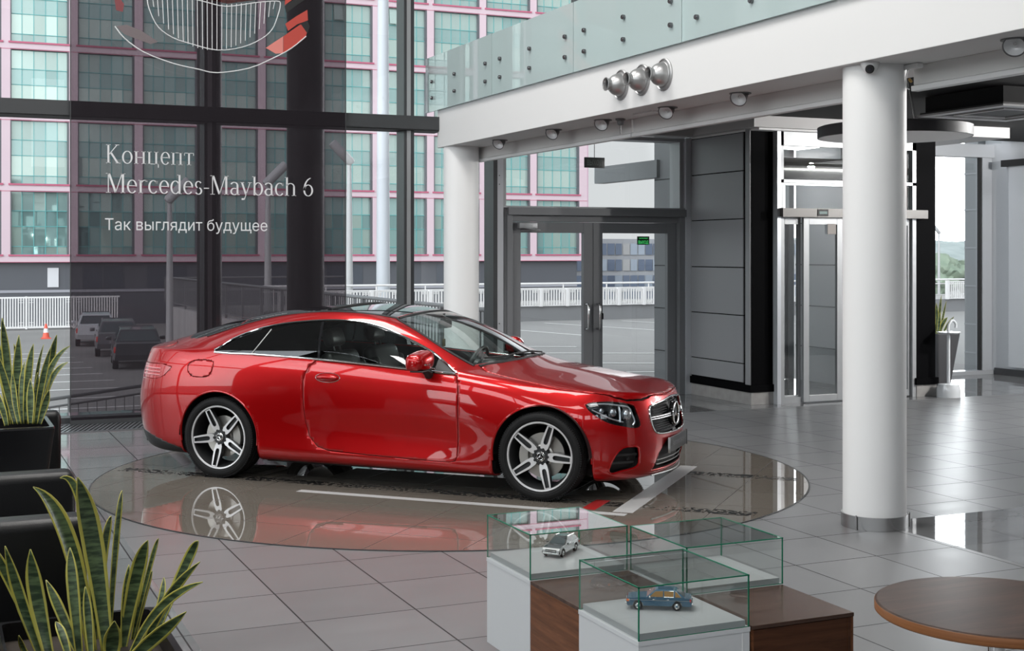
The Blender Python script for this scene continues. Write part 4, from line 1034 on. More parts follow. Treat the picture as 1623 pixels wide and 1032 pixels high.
# grille: black bowl, pins, bar, star
gl = sk.part(bm, (5,), 'grille', BLACK, car, offset=-.055)
b = MB()
for i in range(-26, 27):
    for j in range(15):
        y = i*.0175+(.00875 if j % 2 else 0); z = .480+j*.0175
        if not in_poly(y, z, offset_poly(GRILLE, -.014)) or sqrt(y*y+(z-.605)**2) < .112 or abs(z-.605) < .022: continue
        p, n = sk.hit(y, z, YZ, 1); p = p-n*.030
        b.box(p.x-.02, p.y-.0035, p.z-.0035, p.x, p.y+.0035, p.z+.0035)
b.build('grille_pins', mat('pin_silver', (.42, .42, .43), .25, .9), gl)
for sgn in (-1, 1):
    b = MB()
    for z, r in ((.613, .008), (.597, .008)):
        pts = [sk.hit(sgn*(.10+.058*k), z, YZ, 1) for k in range(7)]; b.tube([p-n*.012 for p, n in pts], [.004+.006*(1-k/6) for k in range(7)], 8)
    b.build('grille_bar', mat('bar_grey', (.22, .22, .23), .3, .7), gl)
b = MB(); pts = [sk.hit(y, z, YZ, 1) for y, z in smooth_poly(GRILLE, 3)]; b.tube([p+n*.002 for p, n in pts], .0075, 8, closed=True); b.build('grille_surround', CHROME, gl)
c0, cn = sk.hit(0, .605, YZ, 1); q = cn.to_track_quat('Z', 'Y').to_matrix().to_4x4()
MS = Matrix.Translation(c0+Vector((.002, 0, 0))) @ Matrix.Rotation(pi/2, 4, 'Y') @ Matrix.Rotation(pi/2, 4, 'Z')
def star(b, M, r, tube):
    b.tube([(r*cos(2*pi*k/40), r*sin(2*pi*k/40), 0) for k in range(40)], tube, 8, True, M, True)
    for k in range(3):
        a = pi/2+2*pi*k/3; c_ = Vector((cos(a), sin(a), 0)); s_ = Vector((-sin(a), cos(a), 0)); w_ = r*.17
        tip = c_*r*.97; l1 = c_*w_*.6+s_*w_; l2 = c_*w_*.6-s_*w_; top_ = Vector((0, 0, r*.12)); bk = Vector((0, 0, -r*.1))
        b.add([tip, l1, l2, top_, tip*.98+bk*.3, bk], [(0, 1, 3), (0, 3, 2), (1, 0, 5), (0, 2, 5)], False, M)
b = MB(); b.mat(1).lathe([(.098, -.03), (.098, -.012), (.085, -.006), (0, -.006)], 40, MS); b.mat(0); star(b, MS, .086, .009); b.build('star_emblem', [CHROME, GLOSSB], gl)
# lower mouth with plate
lm = sk.part(bm, (6,), 'lower_intake', BLACK, car, offset=-.045)
b = MB()
for z in (.235, .27, .305):
    pts = [sk.hit(y, z, YZ, 1) for y in [-.36+.72*k/12 for k in range(13)]]; b.tube([p-n*.02 for p, n in pts], .006, 6)
b.build('slat', TRIMB, lm)
pl = MB(); pl.rbox(3.700, -.265, .325, 3.712, .265, .440, .004); pl = pl.build('number_plate', mat('plate_black', (.02, .02, .022), .3), car)
b = MB(); b.box(3.700, -.275, .322, 3.716, -.266, .443); b.box(3.700, .266, .322, 3.716, .275, .443); b.build('plate_frame', CHROME, pl)
flat_text('Автомобили', .06, .36, 'lettering', mat('plate_letters', (.22, .22, .23), .5), pl, Matrix(((0, 0, 1, 3.7135), (1, 0, 0, -.18), (0, 1, 0, .365), (0, 0, 0, 1))))
# interior
it = INTER
b = MB(); b.box(.0, -.72, .26, 2.3, .72, .32); b.build('cabin_floor', it, car)
b = MB(); b.rbox(1.98, -.70, .72, 2.36, .70, .93, .06); b.rbox(1.92, .15, .80, 2.10, .62, .975, .05); b.rbox(1.5, -.12, .4, 2.1, .12, .72, .05); b.build('dashboard', mat('dash_black', (.03, .03, .032), .5), car)
def seat(x, y):
    b = MB(); b.rbox(x-.1, y-.25, .40, x+.42, y+.25, .56, .06); st = b.build('seat', mat('seat_leather', (.035, .034, .035), .4), car)
    M = Matrix.Translation((x-.12, y, .52)) @ Matrix.Rotation(radians(-20), 4, 'Y')
    b = MB(); b.rbox(-.07, -.25, 0, .07, .25, .56, .06, M); b.rbox(-.05, -.27, .08, .09, -.20, .45, .03, M); b.rbox(-.05, .20, .08, .09, .27, .45, .03, M); b.build('seat_back', mat('seat_leather'), st)
    b = MB(); b.rbox(-.05, -.13, .60, .05, .13, .76, .045, M); b.tube([(0, -.05, .55), (0, -.05, .62)], .008, 6, True, M); b.tube([(0, .05, .55), (0, .05, .62)], .008, 6, True, M); b.build('headrest', mat('seat_leather'), st)
seat(1.15, -.37); seat(1.15, .37)
b = MB(); M = Matrix.Translation((.12, 0, .55)) @ Matrix.Rotation(radians(-28), 4, 'Y'); b.rbox(-.08, -.58, 0, .08, .58, .52, .06, M); b.rbox(.1, -.58, .38, .6, .58, .55, .06); b.build('rear_bench', mat('seat_leather'), car)
b = MB(); M = Matrix.Translation((1.80, .37, .89)) @ Matrix.Rotation(radians(-65), 4, 'Y'); b.tube([(.18*cos(2*pi*k/36), .18*sin(2*pi*k/36), 0) for k in range(36)], .016, 10, True, M, True)
b.lathe([(.07, -.02), (.06, .015), (0, .022)], 20, M)
for a in (0, pi, -pi/2): b.tube([(.05*cos(a+pi/2), .05*sin(a+pi/2), 0), (.175*cos(a+pi/2), .175*sin(a+pi/2), 0)], .014, 8, True, M)
b.build('steering_wheel', mat('wheel_leather', (.03, .03, .03), .35), car)
b = MB(); b.rbox(1.66, -.12, 1.235, 1.685, .12, 1.305, .012); b.tube([(1.68, 0, 1.27), (1.66, 0, 1.36)], .012, 8); b.build('rear_view_mirror', INTER, car)
b = MB(); b.tube([(1.66, 0, 1.235), (1.66, 0, 1.14)], .0025, 5); b.rbox(1.65, -.016, 1.08, 1.67, .016, 1.145, .006); b.build('hanging_freshener', mat('freshener', (.12, .10, .04), .3), car)
# raised sunroof panel and roof seams
b = MB(); pts = sk.curve([(.86, -.50), (.93, -.30), (.95, 0), (.93, .30), (.86, .50)], XY, 1, .004); b.tube(smooth_poly([tuple(p) for p in pts], 4, False), .012, 8)
pts = sk.curve([(1.50, -.53), (1.545, -.28), (1.56, 0), (1.545, .28), (1.50, .53)], XY, 1, .001); b.tube(smooth_poly([tuple(p) for p in pts], 4, False), .010, 8); b.build('roof_seam', TRIMB, car)
for sgn in (-1, 1):
    b = MB(); pts = sk.curve([(1.49, sgn*.545), (1.38, sgn*.562), (1.123, sgn*.588), (.824, sgn*.58), (.427, sgn*.568), (.145, sgn*.588), (-.1, sgn*.615), (-.3, sgn*.62)], XY, 1, .001); b.tube(smooth_poly([tuple(p) for p in pts], 3, False), .009, 8); b.build('roof_moulding', TRIMB, car)
    b = MB(); pts = sk.curve([(2.25, sgn*.722), (1.968, sgn*.697), (1.70, sgn*.632), (1.53, sgn*.577), (1.49, sgn*.545)], XY, 1, .001); b.tube(smooth_poly([tuple(p) for p in pts], 3, False), .010, 8); b.build('windscreen_moulding', TRIMB, car)
b = MB(); b.tube([p+Vector((0, 0, .016)) for p in sk.curve([(2.40, -.10), (2.38, -.35), (2.28, -.58)], XY, 1, 0)], .008, 6); b.tube([p+Vector((0, 0, .016)) for p in sk.curve([(2.42, .35), (2.41, .1), (2.40, -.2)], XY, 1, 0)], .008, 6); b.build('wiper', BLACK, car)
b = MB(); b.tube([p for p in sk.curve([(2.465, 0), (2.45, -.25), (2.39, -.48), (2.285, -.70)], XY, 1, -.002)], .014, 6); b.tube([p for p in sk.curve([(2.465, 0), (2.45, .25), (2.39, .48), (2.285, .70)], XY, 1, -.002)], .014, 6); b.build('cowl', BLACK, car)
bm.free()

# wheels
RIMD = mat('rim_dark', (.055, .057, .06), .35, .6); RIMB = mat('rim_bright', (.74, .74, .75), .30, .45)
def wheel(cx, side, a0):
    tw = .122; yo = .918-tw
    w_ = bpy.data.objects.new('wheel', None); COL.objects.link(w_); w_.parent = car; w_.location = (cx, side*yo, WZ); w_.rotation_euler = (0, 0, 0 if side < 0 else pi); w_.empty_display_size = .1
    RX = Matrix.Rotation(pi/2, 4, 'X')              # lathe axis -> -Y (outer side)
    prof = [(.262, .100), (.272, .112), (.290, .119), (.308, .119), (.322, .112), (.331, .102), (.3345, .09)]
    for k in range(-2, 3): prof += [(.3345, k*-.036+.014), (.329, k*-.036+.011), (.329, k*-.036+.003), (.3345, k*-.036)]
    prof += [(.3345, -.09), (.325, -.11), (.30, -.119), (.262, -.10)]
    b = MB(); b.lathe(prof, 72, RX)
    for k in range(120):                            # shoulder blocks
        M = RX @ Matrix.Rotation(2*pi*k/120, 4, 'Z'); b.box(.325, -.005, .082, .3365, .005, .108, M); b.box(.328, -.004, -.07, .3362, .004, -.02, M)
    b.lathe([(.300, .1185), (.301, .1205), (.303, .1185)], 72, RX); b.lathe([(.283, .117), (.284, .1195), (.286, .1175)], 72, RX)
    b.build('tyre', RUBBER, w_)
    b = MB(); b.mat(0).lathe([(.250, .104), (.245, .095), (.240, .05), (.226, .0), (.226, -.09), (.262, -.10)], 64, RX)
    b.mat(1).lathe([(.262, .100), (.266, .108), (.262, .1125), (.254, .111), (.250, .104)], 64, RX)
    b.mat(0).lathe([(.07, .035), (.075, .06), (.06, .080), (.0, .080)], 40, RX)
    # twin spokes
    for s_ in range(5):
        a = radians(a0+72*s_)
        M = Matrix((( cos(a), 0, -sin(a), 0), (0, 1, 0, 0), (sin(a), 0, cos(a), 0), (0, 0, 0, 1)))
        out = [(.045, -.020), (.075, -.032), (.12, -.036), (.18, -.0325), (.252, -.0265), (.252, .0265), (.18, .0325), (.12, .036), (.075, .032), (.045, .020)]
        inn = [(.098, -.006), (.106, -.0155), (.125, -.0185), (.18, -.0175), (.241, -.0155), (.241, .0155), (.18, .0175), (.125, .0185), (.106, .0155), (.098, .006)]
        def Q(p, y): return (p[0], y, p[1])
        def yo_(x, k=0): return -(.078+.024*min(1, max(0, (x-.04)/.2)))+k
        n = len(out); vs = [Q(p, yo_(p[0])) for p in out]+[Q(p, yo_(p[0])) for p in inn]+[Q(p, yo_(p[0], .045)) for p in out]+[Q(p, yo_(p[0], .022)) for p in inn]
        fs_face = [(i, (i+1) % n, n+(i+1) % n, n+i) for i in range(n)]
        b.mat(1).add(vs, fs_face, False, M)
        b.mat(0).add(vs, [(i, 2*n+i, 2*n+(i+1) % n, (i+1) % n) for i in range(n)]+[(n+i, n+(i+1) % n, 3*n+(i+1) % n, 3*n+i) for i in range(n)]+[tuple(range(3*n, 4*n))], False, M)
        am = a+radians(36)
        M2 = Matrix.Rotation(0, 4, 'X')
        b.mat(2).lathe([(.0105, .072), (.0105, .086), (.0, .086)], 12, Matrix.Translation((.056*cos(a), 0, .056*sin(a))) @ RX)
    b.build('rim', [RIMD, RIMB, BLACK], w_)
    b = MB(); b.mat(0).lathe([(.036, .080), (.036, .090), (.033, .093), (0, .093)], 32, RX); b.mat(1); star(b, RX @ Matrix.Translation((0, 0, .093)) @ Matrix.Rotation(radians(a0), 4, 'Z'), .026, .0025)
    b.lathe([(.036, .088), (.038, .091), (.034, .094)], 32, RX); b.build('hub_cap', [GLOSSB, CHROME], w_)
    b = MB(); b.lathe([(.06, .02), (.172, .02), (.172, .0), (.06, .0)], 48, RX); b.lathe([(.06, .0), (.085, .03), (.06, .04), (0, .04)], 32, RX)
    for k in range(40):
        aa = 2*pi*k/40; rr_ = .10+.018*(k % 4); b.lathe([(.0035, .0201), (.0, .0203)], 6, Matrix.Translation((rr_*cos(aa), 0, rr_*sin(aa))) @ RX)
    b.build('brake_disc', mat('disc_steel', (.50, .48, .45), .35, .9), w_)
    b = MB(); M = Matrix.Rotation(radians(0), 4, 'X'); ca = pi*(.96) if cx > 1 else pi*.08
    vs = []; fs = []
    for k in range(9):
        aa = ca+(k/8-.5)*1.15
        for r_, y in ((.115, -.055), (.185, -.055), (.185, .03), (.115, .03)): vs.append((r_*cos(aa), y, r_*sin(aa)))
    for k in range(8):
        for j in range(4): fs.append((4*k+j, 4*k+(j+1) % 4, 4*k+4+(j+1) % 4, 4*k+4+j))
    fs += [(0, 1, 2, 3), (32, 33, 34, 35)]
    b.add(vs, fs, False); b.build('brake_caliper', mat('caliper_grey', (.40, .39, .37), .4, .5), w_)
for side, k in ((-1, 0), (1, 0)):
    wheel(WX[1], side, -3 if side < 0 else 10); wheel(WX[0], side, -28 if side < 0 else 25)
# ---------------------------------------------------------------- printed mesh banner in front of the glass wall
BX0, BX1, BY = 1.44, 4.535, 15.10
BAN = bpy.data.materials.new('banner_mesh'); BAN.use_nodes = True; n, l = nodes(BAN); n.remove(n['Principled BSDF'])
tr = n.new('ShaderNodeBsdfTransparent'); tr.inputs[0].default_value = (.30, .275, .29, 1); df = n.new('ShaderNodeBsdfDiffuse'); df.inputs[0].default_value = (.055, .048, .056, 1)
ad = n.new('ShaderNodeMixShader'); t = n.new('ShaderNodeTexCoord'); mp = n.new('ShaderNodeMapping'); mp.inputs['Scale'].default_value = (70, 1, .5); l.new(t.outputs['Object'], mp.inputs[0])
no = n.new('ShaderNodeTexNoise'); no.inputs['Scale'].default_value = 1; no.inputs['Detail'].default_value = 2; l.new(mp.outputs[0], no.inputs[0])
l.new(mth(BAN, 'ADD', mth(BAN, 'MULTIPLY', no.outputs['Fac'], .22), .18), ad.inputs[0]); l.new(tr.outputs[0], ad.inputs[1]); l.new(df.outputs[0], ad.inputs[2]); l.new(ad.outputs[0], n['Material Output'].inputs['Surface'])
ban = thing('banner', 'tall dark see-through printed banner hanging in front of the glass wall', 'banner', ((BX0+BX1)/2, BY, .02)); bo = ban.location
b = MB(bo); b.quad((BX0, BY, .02), (BX1, BY, .02), (BX1, BY, 7.6), (BX0, BY, 7.6)); b.build('fabric', BAN, ban)
b = MB(bo); b.box(BX0, BY-.012, .015, BX1, BY+.012, .06); b.box(BX0-.006, BY-.004, .02, BX0+.004, BY+.004, 7.6); b.box(BX1-.004, BY-.004, .02, BX1+.006, BY+.004, 7.6); b.tube([(BX0, BY, 7.6), (BX1, BY, 7.6)], .03)
b.build('hem_bar', DKFRAME, ban)
PRINT = mat('print_silver', (.62, .62, .63), .6); PRED = mat('print_red', (.42, .05, .035), .6); PREDL = mat('print_red_light', (.62, .20, .17), .6); PBLK = mat('print_black', (.01, .01, .011), .7)
yp = BY-.004
# lettering: a light condensed serif built from strokes, and a light sans
class Pen:
    def __init__(s, b, x, z, h): s.b = b; s.x = x; s.z = z; s.h = h
    def P(s, u, v): return (s.x+u*s.h, yp, s.z+v*s.h)
    def poly(s, pts): s.b.add([s.P(*p) for p in pts], [tuple(range(len(pts)))])
    def line(s, a, c, w):
        d = Vector((c[0]-a[0], c[1]-a[1])); d.normalize(); n_ = Vector((-d.y, d.x))*w/2
        s.poly([(a[0]-n_.x, a[1]-n_.y), (c[0]-n_.x, c[1]-n_.y), (c[0]+n_.x, c[1]+n_.y), (a[0]+n_.x, a[1]+n_.y)])
    def stem(s, u, v0, v1, w=.085, ser=(1, 1)):
        s.poly([(u-w/2, v0), (u+w/2, v0), (u+w/2, v1), (u-w/2, v1)])
        if ser[0]: s.poly([(u-.10, v0), (u+.10, v0), (u+.10, v0+.025), (u-.10, v0+.025)])
        if ser[1]: s.poly([(u-.10, v1-.025), (u+(.10 if ser[1] > 1 else .03), v1-.025), (u+(.10 if ser[1] > 1 else .03), v1), (u-.10, v1)])
    def arc(s, cu, cv, ru, rv, a0, a1, w0=.035, w1=.085, n_=22):
        pts = []
        for k in range(n_+1):
            a = radians(a0+(a1-a0)*k/n_); w = w0+(w1-w0)*abs(cos(a)); pts.append((a, w))
        for (a, w), (c, w2) in zip(pts, pts[1:]):
            s.poly([(cu+(ru-w/2)*cos(a), cv+(rv-w/2)*sin(a)), (cu+(ru+w/2)*cos(a), cv+(rv+w/2)*sin(a)), (cu+(ru+w2/2)*cos(c), cv+(rv+w2/2)*sin(c)), (cu+(ru-w2/2)*cos(c), cv+(rv-w2/2)*sin(c))])
XH = .68
def serif_text(b, txt, x, z, h):
    p = Pen(b, x, z, h)
    for ch in txt:
        if ch == ' ': p.x += .26*h; continue
        if ch == 'К': p.stem(.13, 0, 1, ser=(1, 2)); p.line((.17, .48), (.52, .98), .04); p.line((.25, .56), (.55, .02), .09); p.poly([(.43, .975), (.62, .975), (.62, 1), (.43, 1)]); p.poly([(.46, 0), (.68, 0), (.68, .025), (.46, .025)]); a = .72
        elif ch in 'о': p.arc(.27, XH/2, .20, XH/2-.01, 0, 360); a = .56
        elif ch == 'н': p.stem(.12, 0, XH, ser=(1, 2)); p.stem(.46, 0, XH, ser=(1, 2)); p.poly([(.12, .33), (.46, .33), (.46, .37), (.12, .37)]); a = .60
        elif ch == 'ц': p.stem(.12, 0, XH, ser=(0, 2)); p.stem(.44, 0, XH, ser=(0, 2)); p.poly([(.06, 0), (.56, 0), (.56, .03), (.06, .03)]); p.poly([(.52, -.18), (.56, -.18), (.56, .03), (.52, .03)]); a = .62
        elif ch == 'е' or ch == 'e': p.arc(.25, XH/2, .18, XH/2-.01, 15, 320); p.poly([(.08, .36), (.43, .36), (.43, .395), (.08, .395)]); p.arc(.25, XH/2, .18, XH/2-.01, 0, 16, .03, .06); a = .50
        elif ch == 'п': p.stem(.12, 0, XH, ser=(1, 2)); p.stem(.46, 0, XH, ser=(1, 2)); p.poly([(.05, XH-.035), (.53, XH-.035), (.53, XH), (.05, XH)]); a = .60
        elif ch == 'т': p.stem(.26, 0, XH, ser=(1, 0)); p.poly([(.03, XH-.035), (.49, XH-.035), (.49, XH), (.03, XH)]); p.poly([(.03, XH-.16), (.06, XH-.16), (.06, XH), (.03, XH)]); p.poly([(.46, XH-.16), (.49, XH-.16), (.49, XH), (.46, XH)]); a = .54
        elif ch == 'M': p.stem(.12, 0, 1, .04, (1, 0)); p.poly([(.02, .975), (.20, .975), (.20, 1), (.02, 1)]); p.line((.15, .99), (.43, .02), .09); p.line((.43, .02), (.70, .99), .035); p.stem(.74, 0, 1, .09, (1, 0)); p.poly([(.66, .975), (.84, .975), (.84, 1), (.66, 1)]); a = .88
        elif ch == 'r': p.stem(.12, 0, XH, ser=(1, 1)); p.arc(.30, XH-.16, .15, .15, 50, 170, .04, .06); p.poly([(.33, XH-.08), (.41, XH-.08), (.41, XH), (.33, XH)]); a = .42
        elif ch == 'c': p.arc(.25, XH/2, .18, XH/2-.01, 40, 320); p.poly([(.35, XH-.15), (.42, XH-.15), (.42, XH-.05), (.35, XH-.05)]); a = .47
        elif ch == 'd': p.arc(.24, XH/2, .18, XH/2-.01, 40, 320); p.stem(.42, 0, 1, ser=(0, 1)); p.poly([(.42, 0), (.52, 0), (.52, .025), (.42, .025)]); a = .56
        elif ch == 's': p.arc(.20, XH*.74, .12, XH*.25, 30, 250, .04, .07); p.arc(.20, XH*.255, .13, XH*.25, -150, 75, .04, .075); a = .40
        elif ch == '-': p.poly([(.04, .30), (.27, .30), (.27, .345), (.04, .345)]); a = .31
        elif ch == 'a': p.arc(.22, XH-.17, .15, .155, 5, 160, .04, .07); p.stem(.37, .02, XH-.15, ser=(0, 0)); p.arc(.23, .18, .15, .17, 60, 320, .04, .08); p.poly([(.37, 0), (.47, 0), (.47, .03), (.37, .03)]); a = .50
        elif ch == 'y': p.line((.07, XH), (.26, .02), .085); p.line((.45, XH), (.18, -.24), .035); p.poly([(0, XH-.025), (.17, XH-.025), (.17, XH), (0, XH)]); p.poly([(.36, XH-.025), (.53, XH-.025), (.53, XH), (.36, XH)]); p.poly([(.06, -.26), (.17, -.26), (.17, -.17), (.06, -.17)]); a = .53
        elif ch == 'b': p.stem(.12, 0, 1, ser=(0, 1)); p.arc(.29, XH/2, .18, XH/2-.01, -140, 140); a = .54
        elif ch == 'h': p.stem(.12, 0, 1, ser=(1, 1)); p.arc(.29, XH-.20, .165, .19, 0, 160, .04, .07); p.stem(.455, 0, XH-.18, ser=(1, 0)); a = .60
        elif ch == '6': p.arc(.27, .31, .19, .30, 0, 360); p.arc(.45, .31, .37, .68, 100, 180, .035, .085); a = .54
        else: a = .5
        p.x += a*h
    return p.x
def fit_text(txt, x, z, h, width):
    b = MB(); x1 = serif_text(b, txt, 0, 0, h); k = width/x1
    c = MB(bo); c.add([(x+v.x*k, yp, z+v.z) for v in b.v], b.f)
    return c
fit_text('Концепт', 1.805, 2.87, .205, .97).build('lettering', PRINT, ban)
fit_text('Mercedes-Maybach 6', 1.805, 2.545, .215, 2.345).build('lettering', PRINT, ban)
SX_ = Matrix.Rotation(pi/2, 4, 'X')
flat_text('Так выглядит будущее', .178, 1.80, 'lettering', PRINT, ban, Matrix.Translation(Vector((1.80, yp, 2.135))-bo) @ SX_)
# the printed car front at the top: slatted grille, sweeping lower line, red corners
b = MB(bo)
def ptube(pts, r): b.tube([(x, yp, z) for x, z in pts], r, 6)
GC = 3.0
def gxz(px, py): return (1.925+(px-185)/(487-185)*(4.072-1.925), 4.391-(py-40)*.01026+(px-185)*.00078)
gp = [gxz(*p) for p in ((235, 4), (231, 14), (236, 28), (248, 44), (270, 56), (300, 64), (340, 72), (380, 70), (410, 62), (428, 52), (437, 38), (442, 24), (436, 20), (400, 21), (355, 24), (320, 18), (280, 10), (240, 3))]
ptube(smooth_poly(gp, 3), .006)
for k in range(27):
    u = 238+k*7.8; top_ = 6+(u-238)*.09 if u < 340 else 22-(u-340)*.02; bt = 72-((u-338)/104)**2*42-((u-338)/110)**6*20
    if bt > top_+4: ptube([gxz(u, top_), gxz(u+(338-u)*.03, bt)], .0045)
ptube(smooth_poly([gxz(*p) for p in ((182, 41), (196, 54), (225, 70), (270, 84), (310, 92), (340, 97), (390, 94), (430, 84), (460, 74), (485, 61))], 3, False), .007)
b.build('printed_chrome', PRINT, ban)
b = MB(bo)
def ppoly(pts, mi=0, dy=0):
    q = [gxz(*p) for p in pts]; bm_ = bmesh.new(); f_ = bm_.faces.new([bm_.verts.new((x, yp+dy, z)) for x, z in q])
    bmesh.ops.triangulate(bm_, faces=[f_]); b.mat(mi).bm(bm_, False)
ppoly([(458, -60), (500, -60), (498, -20), (491, 6), (470, 15), (449, 25), (452, 8), (462, -20)], 0); ppoly([(449, 26), (470, 16), (491, 7), (489, 17), (470, 25), (452, 34)], 5)
ppoly([(450, 46), (468, 38), (487, 31), (488, 43), (470, 47), (455, 54)], 0); ppoly([(447, 60), (462, 53), (476, 47), (486, 57), (484, 63), (470, 70), (447, 79)], 0); ppoly([(418, 72), (432, 66), (446.5, 60), (446.5, 79), (434, 79)], 1); ppoly([(470, 48), (487, 43), (491, 50), (487, 58), (477, 47.5)], 5)
ppoly([(184, 41), (200, 40), (222, 47), (248, 60), (236, 62), (212, 55), (196, 50)], 2); ppoly([(181, 10), (187, 8), (196, 18), (194, 26), (184, 24)], 4)
ppoly([(242, -60), (340, -60), (444, -60), (446, 0), (436, 14), (400, 18), (355, 21), (320, 14), (280, 5), (244, -4)], 3)
PAL = glass('print_tint', (.75, .32, .30), 1.02)
b.build('printed_body', [PRED, PREDL, mat('print_grey', (.13, .105, .11), .6), PAL, mat('print_maroon', (.16, .03, .035), .6), PBLK], ban)

# ---------------------------------------------------------------- glass balustrade on the mezzanine edge
BALG = bpy.data.materials.new('balustrade_glass'); BALG.use_nodes = True; n, l = nodes(BALG); n.remove(n['Principled BSDF'])
tr = n.new('ShaderNodeBsdfTransparent'); tr.inputs[0].default_value = (.62, .78, .76, 1); df = n.new('ShaderNodeBsdfDiffuse'); df.inputs[0].default_value = (.66, .80, .80, 1)
gl = n.new('ShaderNodeBsdfGlossy'); gl.inputs['Roughness'].default_value = .0; m1 = n.new('ShaderNodeMixShader'); m1.inputs[0].default_value = .62; m2 = n.new('ShaderNodeMixShader')
fr = n.new('ShaderNodeFresnel'); fr.inputs[0].default_value = 1.52
l.new(tr.outputs[0], m1.inputs[1]); l.new(df.outputs[0], m1.inputs[2]); l.new(fr.outputs[0], m2.inputs[0]); l.new(m1.outputs[0], m2.inputs[1]); l.new(gl.outputs[0], m2.inputs[2]); l.new(m2.outputs[0], n['Material Output'].inputs['Surface'])
bl = thing('balustrade', 'frosted teal glass balustrade with steel point fixings along the white mezzanine beam', 'balustrade', (5.72, 15.4, 3.63)); o = bl.location
ys = [15.56, 13.44, 11.43, 9.43, 7.42, 5.41, 3.4]
for a, c in zip(ys, ys[1:]):
    b = MB(o); b.box(5.705, c+.006, 3.625, 5.723, a-.006, 4.30); g = b.build('glass_panel', BALG, bl)
    for y in (a-.2-.05, a-1.02, c+.16):
        for z in (3.79, 3.99):
            b = MB(o); b.lathe([(.0, .030), (.018, .030), (.022, .022), (.022, 0), (.012, 0), (.012, -.03)], 16, Matrix.Translation((5.705, y, z)) @ Matrix.Rotation(-pi/2, 4, 'Y')); b.build('point_fixing', mat('fixing_steel', (.20, .20, .21), .25, .9), g)

# ---------------------------------------------------------------- jet nozzles on the beam
NZ = mat('nozzle_grey', (.40, .40, .40), .36, .75)
def nozzle(y, label):
    t = thing('jet_nozzle', label, 'air nozzle', (5.74, y, 3.40), 0, 'three jet nozzles on the white beam')
    M = Matrix.Rotation(-pi/2, 4, 'Y')
    b = MB(); b.lathe([(.138, 0), (.138, .010), (.130, .016), (.122, .010), (.108, .014)], 48, M); b.build('flange', NZ, t)
    M2 = M @ Matrix.Rotation(radians(0), 4, 'X')
    b = MB(); b.lathe([(.112, .012), (.110, .020), (.103, .024), (.101, .038), (.096, .060), (.085, .086), (.068, .106), (.058, .114)], 48, M2); b.build('bowl', NZ, t)
    b = MB(); b.mat(0).lathe([(.060, .112), (.052, .120), (.050, .142), (.058, .152), (.061, .156), (.061, .162), (.054, .164), (.050, .155), (.048, .122)], 40, M2); b.mat(1).lathe([(.048, .126), (0, .124)], 40, M2)
    b.build('throat', [NZ, BLACK], t)
for y, lb in ((10.53, 'silver jet nozzle on the white beam, farthest of three'), (10.15, 'silver jet nozzle on the white beam, middle of three'), (9.77, 'silver jet nozzle on the white beam, nearest of three')): nozzle(y, lb)

# recessed gimbal spots under the beam
SPB = mat('spot_body', (.16, .16, .165), .4, .4); SPL = mat('spot_reflector', (.75, .75, .76), .35, .2)
def spot(y, label, x=5.985):
    t = thing('ceiling_spot', label, 'spotlight', (x, y, 3.17), 0, 'gimbal spots under the white beam')
    b = MB(); b.lathe([(.088, -.0005), (.088, -.008), (.072, -.010), (.072, -.0005)], 36); b.build('ring', SPB, t)
    M = Matrix.Translation((0, 0, -.020)) @ Matrix.Rotation(radians(50), 4, 'Y') @ Matrix.Rotation(radians(-28), 4, 'X')
    b = MB(); b.lathe([(.045, .055), (.058, .02), (.066, -.045), (.070, -.055), (.064, -.056), (.062, -.045)], 32, M); b.build('housing', SPB, t)
    b = MB(); b.mat(0).lathe([(.062, -.05), (.045, -.02), (.022, -.005), (0, -.003)], 32, M); b.mat(1).lathe([(.014, -.03), (.011, -.018), (0, -.035)], 16, M)
    b.build('reflector', [SPL, WHITEM], t)
for y, lb in ((13.86, 'grey gimbal ceiling spot beside the far round column'), (12.45, 'grey gimbal ceiling spot, second from the far column under the beam'), (11.35, 'grey gimbal ceiling spot next to the hanging sensor under the beam'), (10.13, 'grey gimbal ceiling spot below the middle jet nozzle'), (8.99, 'grey gimbal ceiling spot on the beam to the left of the near column'), (6.05, 'large grey gimbal spot at the right edge of the picture')): spot(y, lb)
# sensor and small fittings
b = MB((6.08, 11.17, 3.17)); b.lathe([(.05, 3.17), (.05, 3.155), (.035, 3.145), (.028, 3.11), (0, 3.105)], 24, Matrix.Translation((6.08, 11.17, 0))); b.tube([(6.08, 11.17, 3.11), (6.08, 11.17, 3.02)], .006, 6); c = b.build('ceiling_sensor', SPB); tag(c, 'small grey sensor with a short stem hanging from the beam soffit', 'sensor')
b = MB((6.04, 10.55, 3.17)); b.box(5.98, 10.40, 3.158, 6.10, 10.75, 3.1695); c = b.build('soffit_hatch', SPL); tag(c, 'small flat metal hatch in the beam soffit between two spots', 'hatch')
cm = thing('security_camera', 'white dome security camera on the soffit at the top of the near column', 'camera', (5.83, 7.20, 3.17))
b = MB(); b.lathe([(.062, 0), (.062, -.018), (.056, -.026), (.050, -.045), (.030, -.070), (0, -.076)], 32); b.build('dome', WHITEM, cm)
M = Matrix.Translation((-.030, -.034, -.048)) @ Matrix.Rotation(atan2(-.034, -.030), 4, 'Z') @ Matrix.Rotation(radians(105), 4, 'Y')
b = MB(); b.mat(0).lathe([(.030, -.01), (.030, .012), (.024, .018), (.0, .018)], 24, M); b.mat(1).lathe([(.012, .018), (.010, .024), (0, .024)], 16, M); b.build('lens', [BLACK, mat('lens_glass', (.02, .02, .03), .03, 0, .9)], cm)
dt = thing('cable_box', 'small white junction box with dangling cables right of the near column', 'box', (6.13, 7.12, 3.17))
b = MB(); b.rbox(-.03, -.07, -.035, .03, .07, -.001, .01); b.build('box', WHITEM, dt)
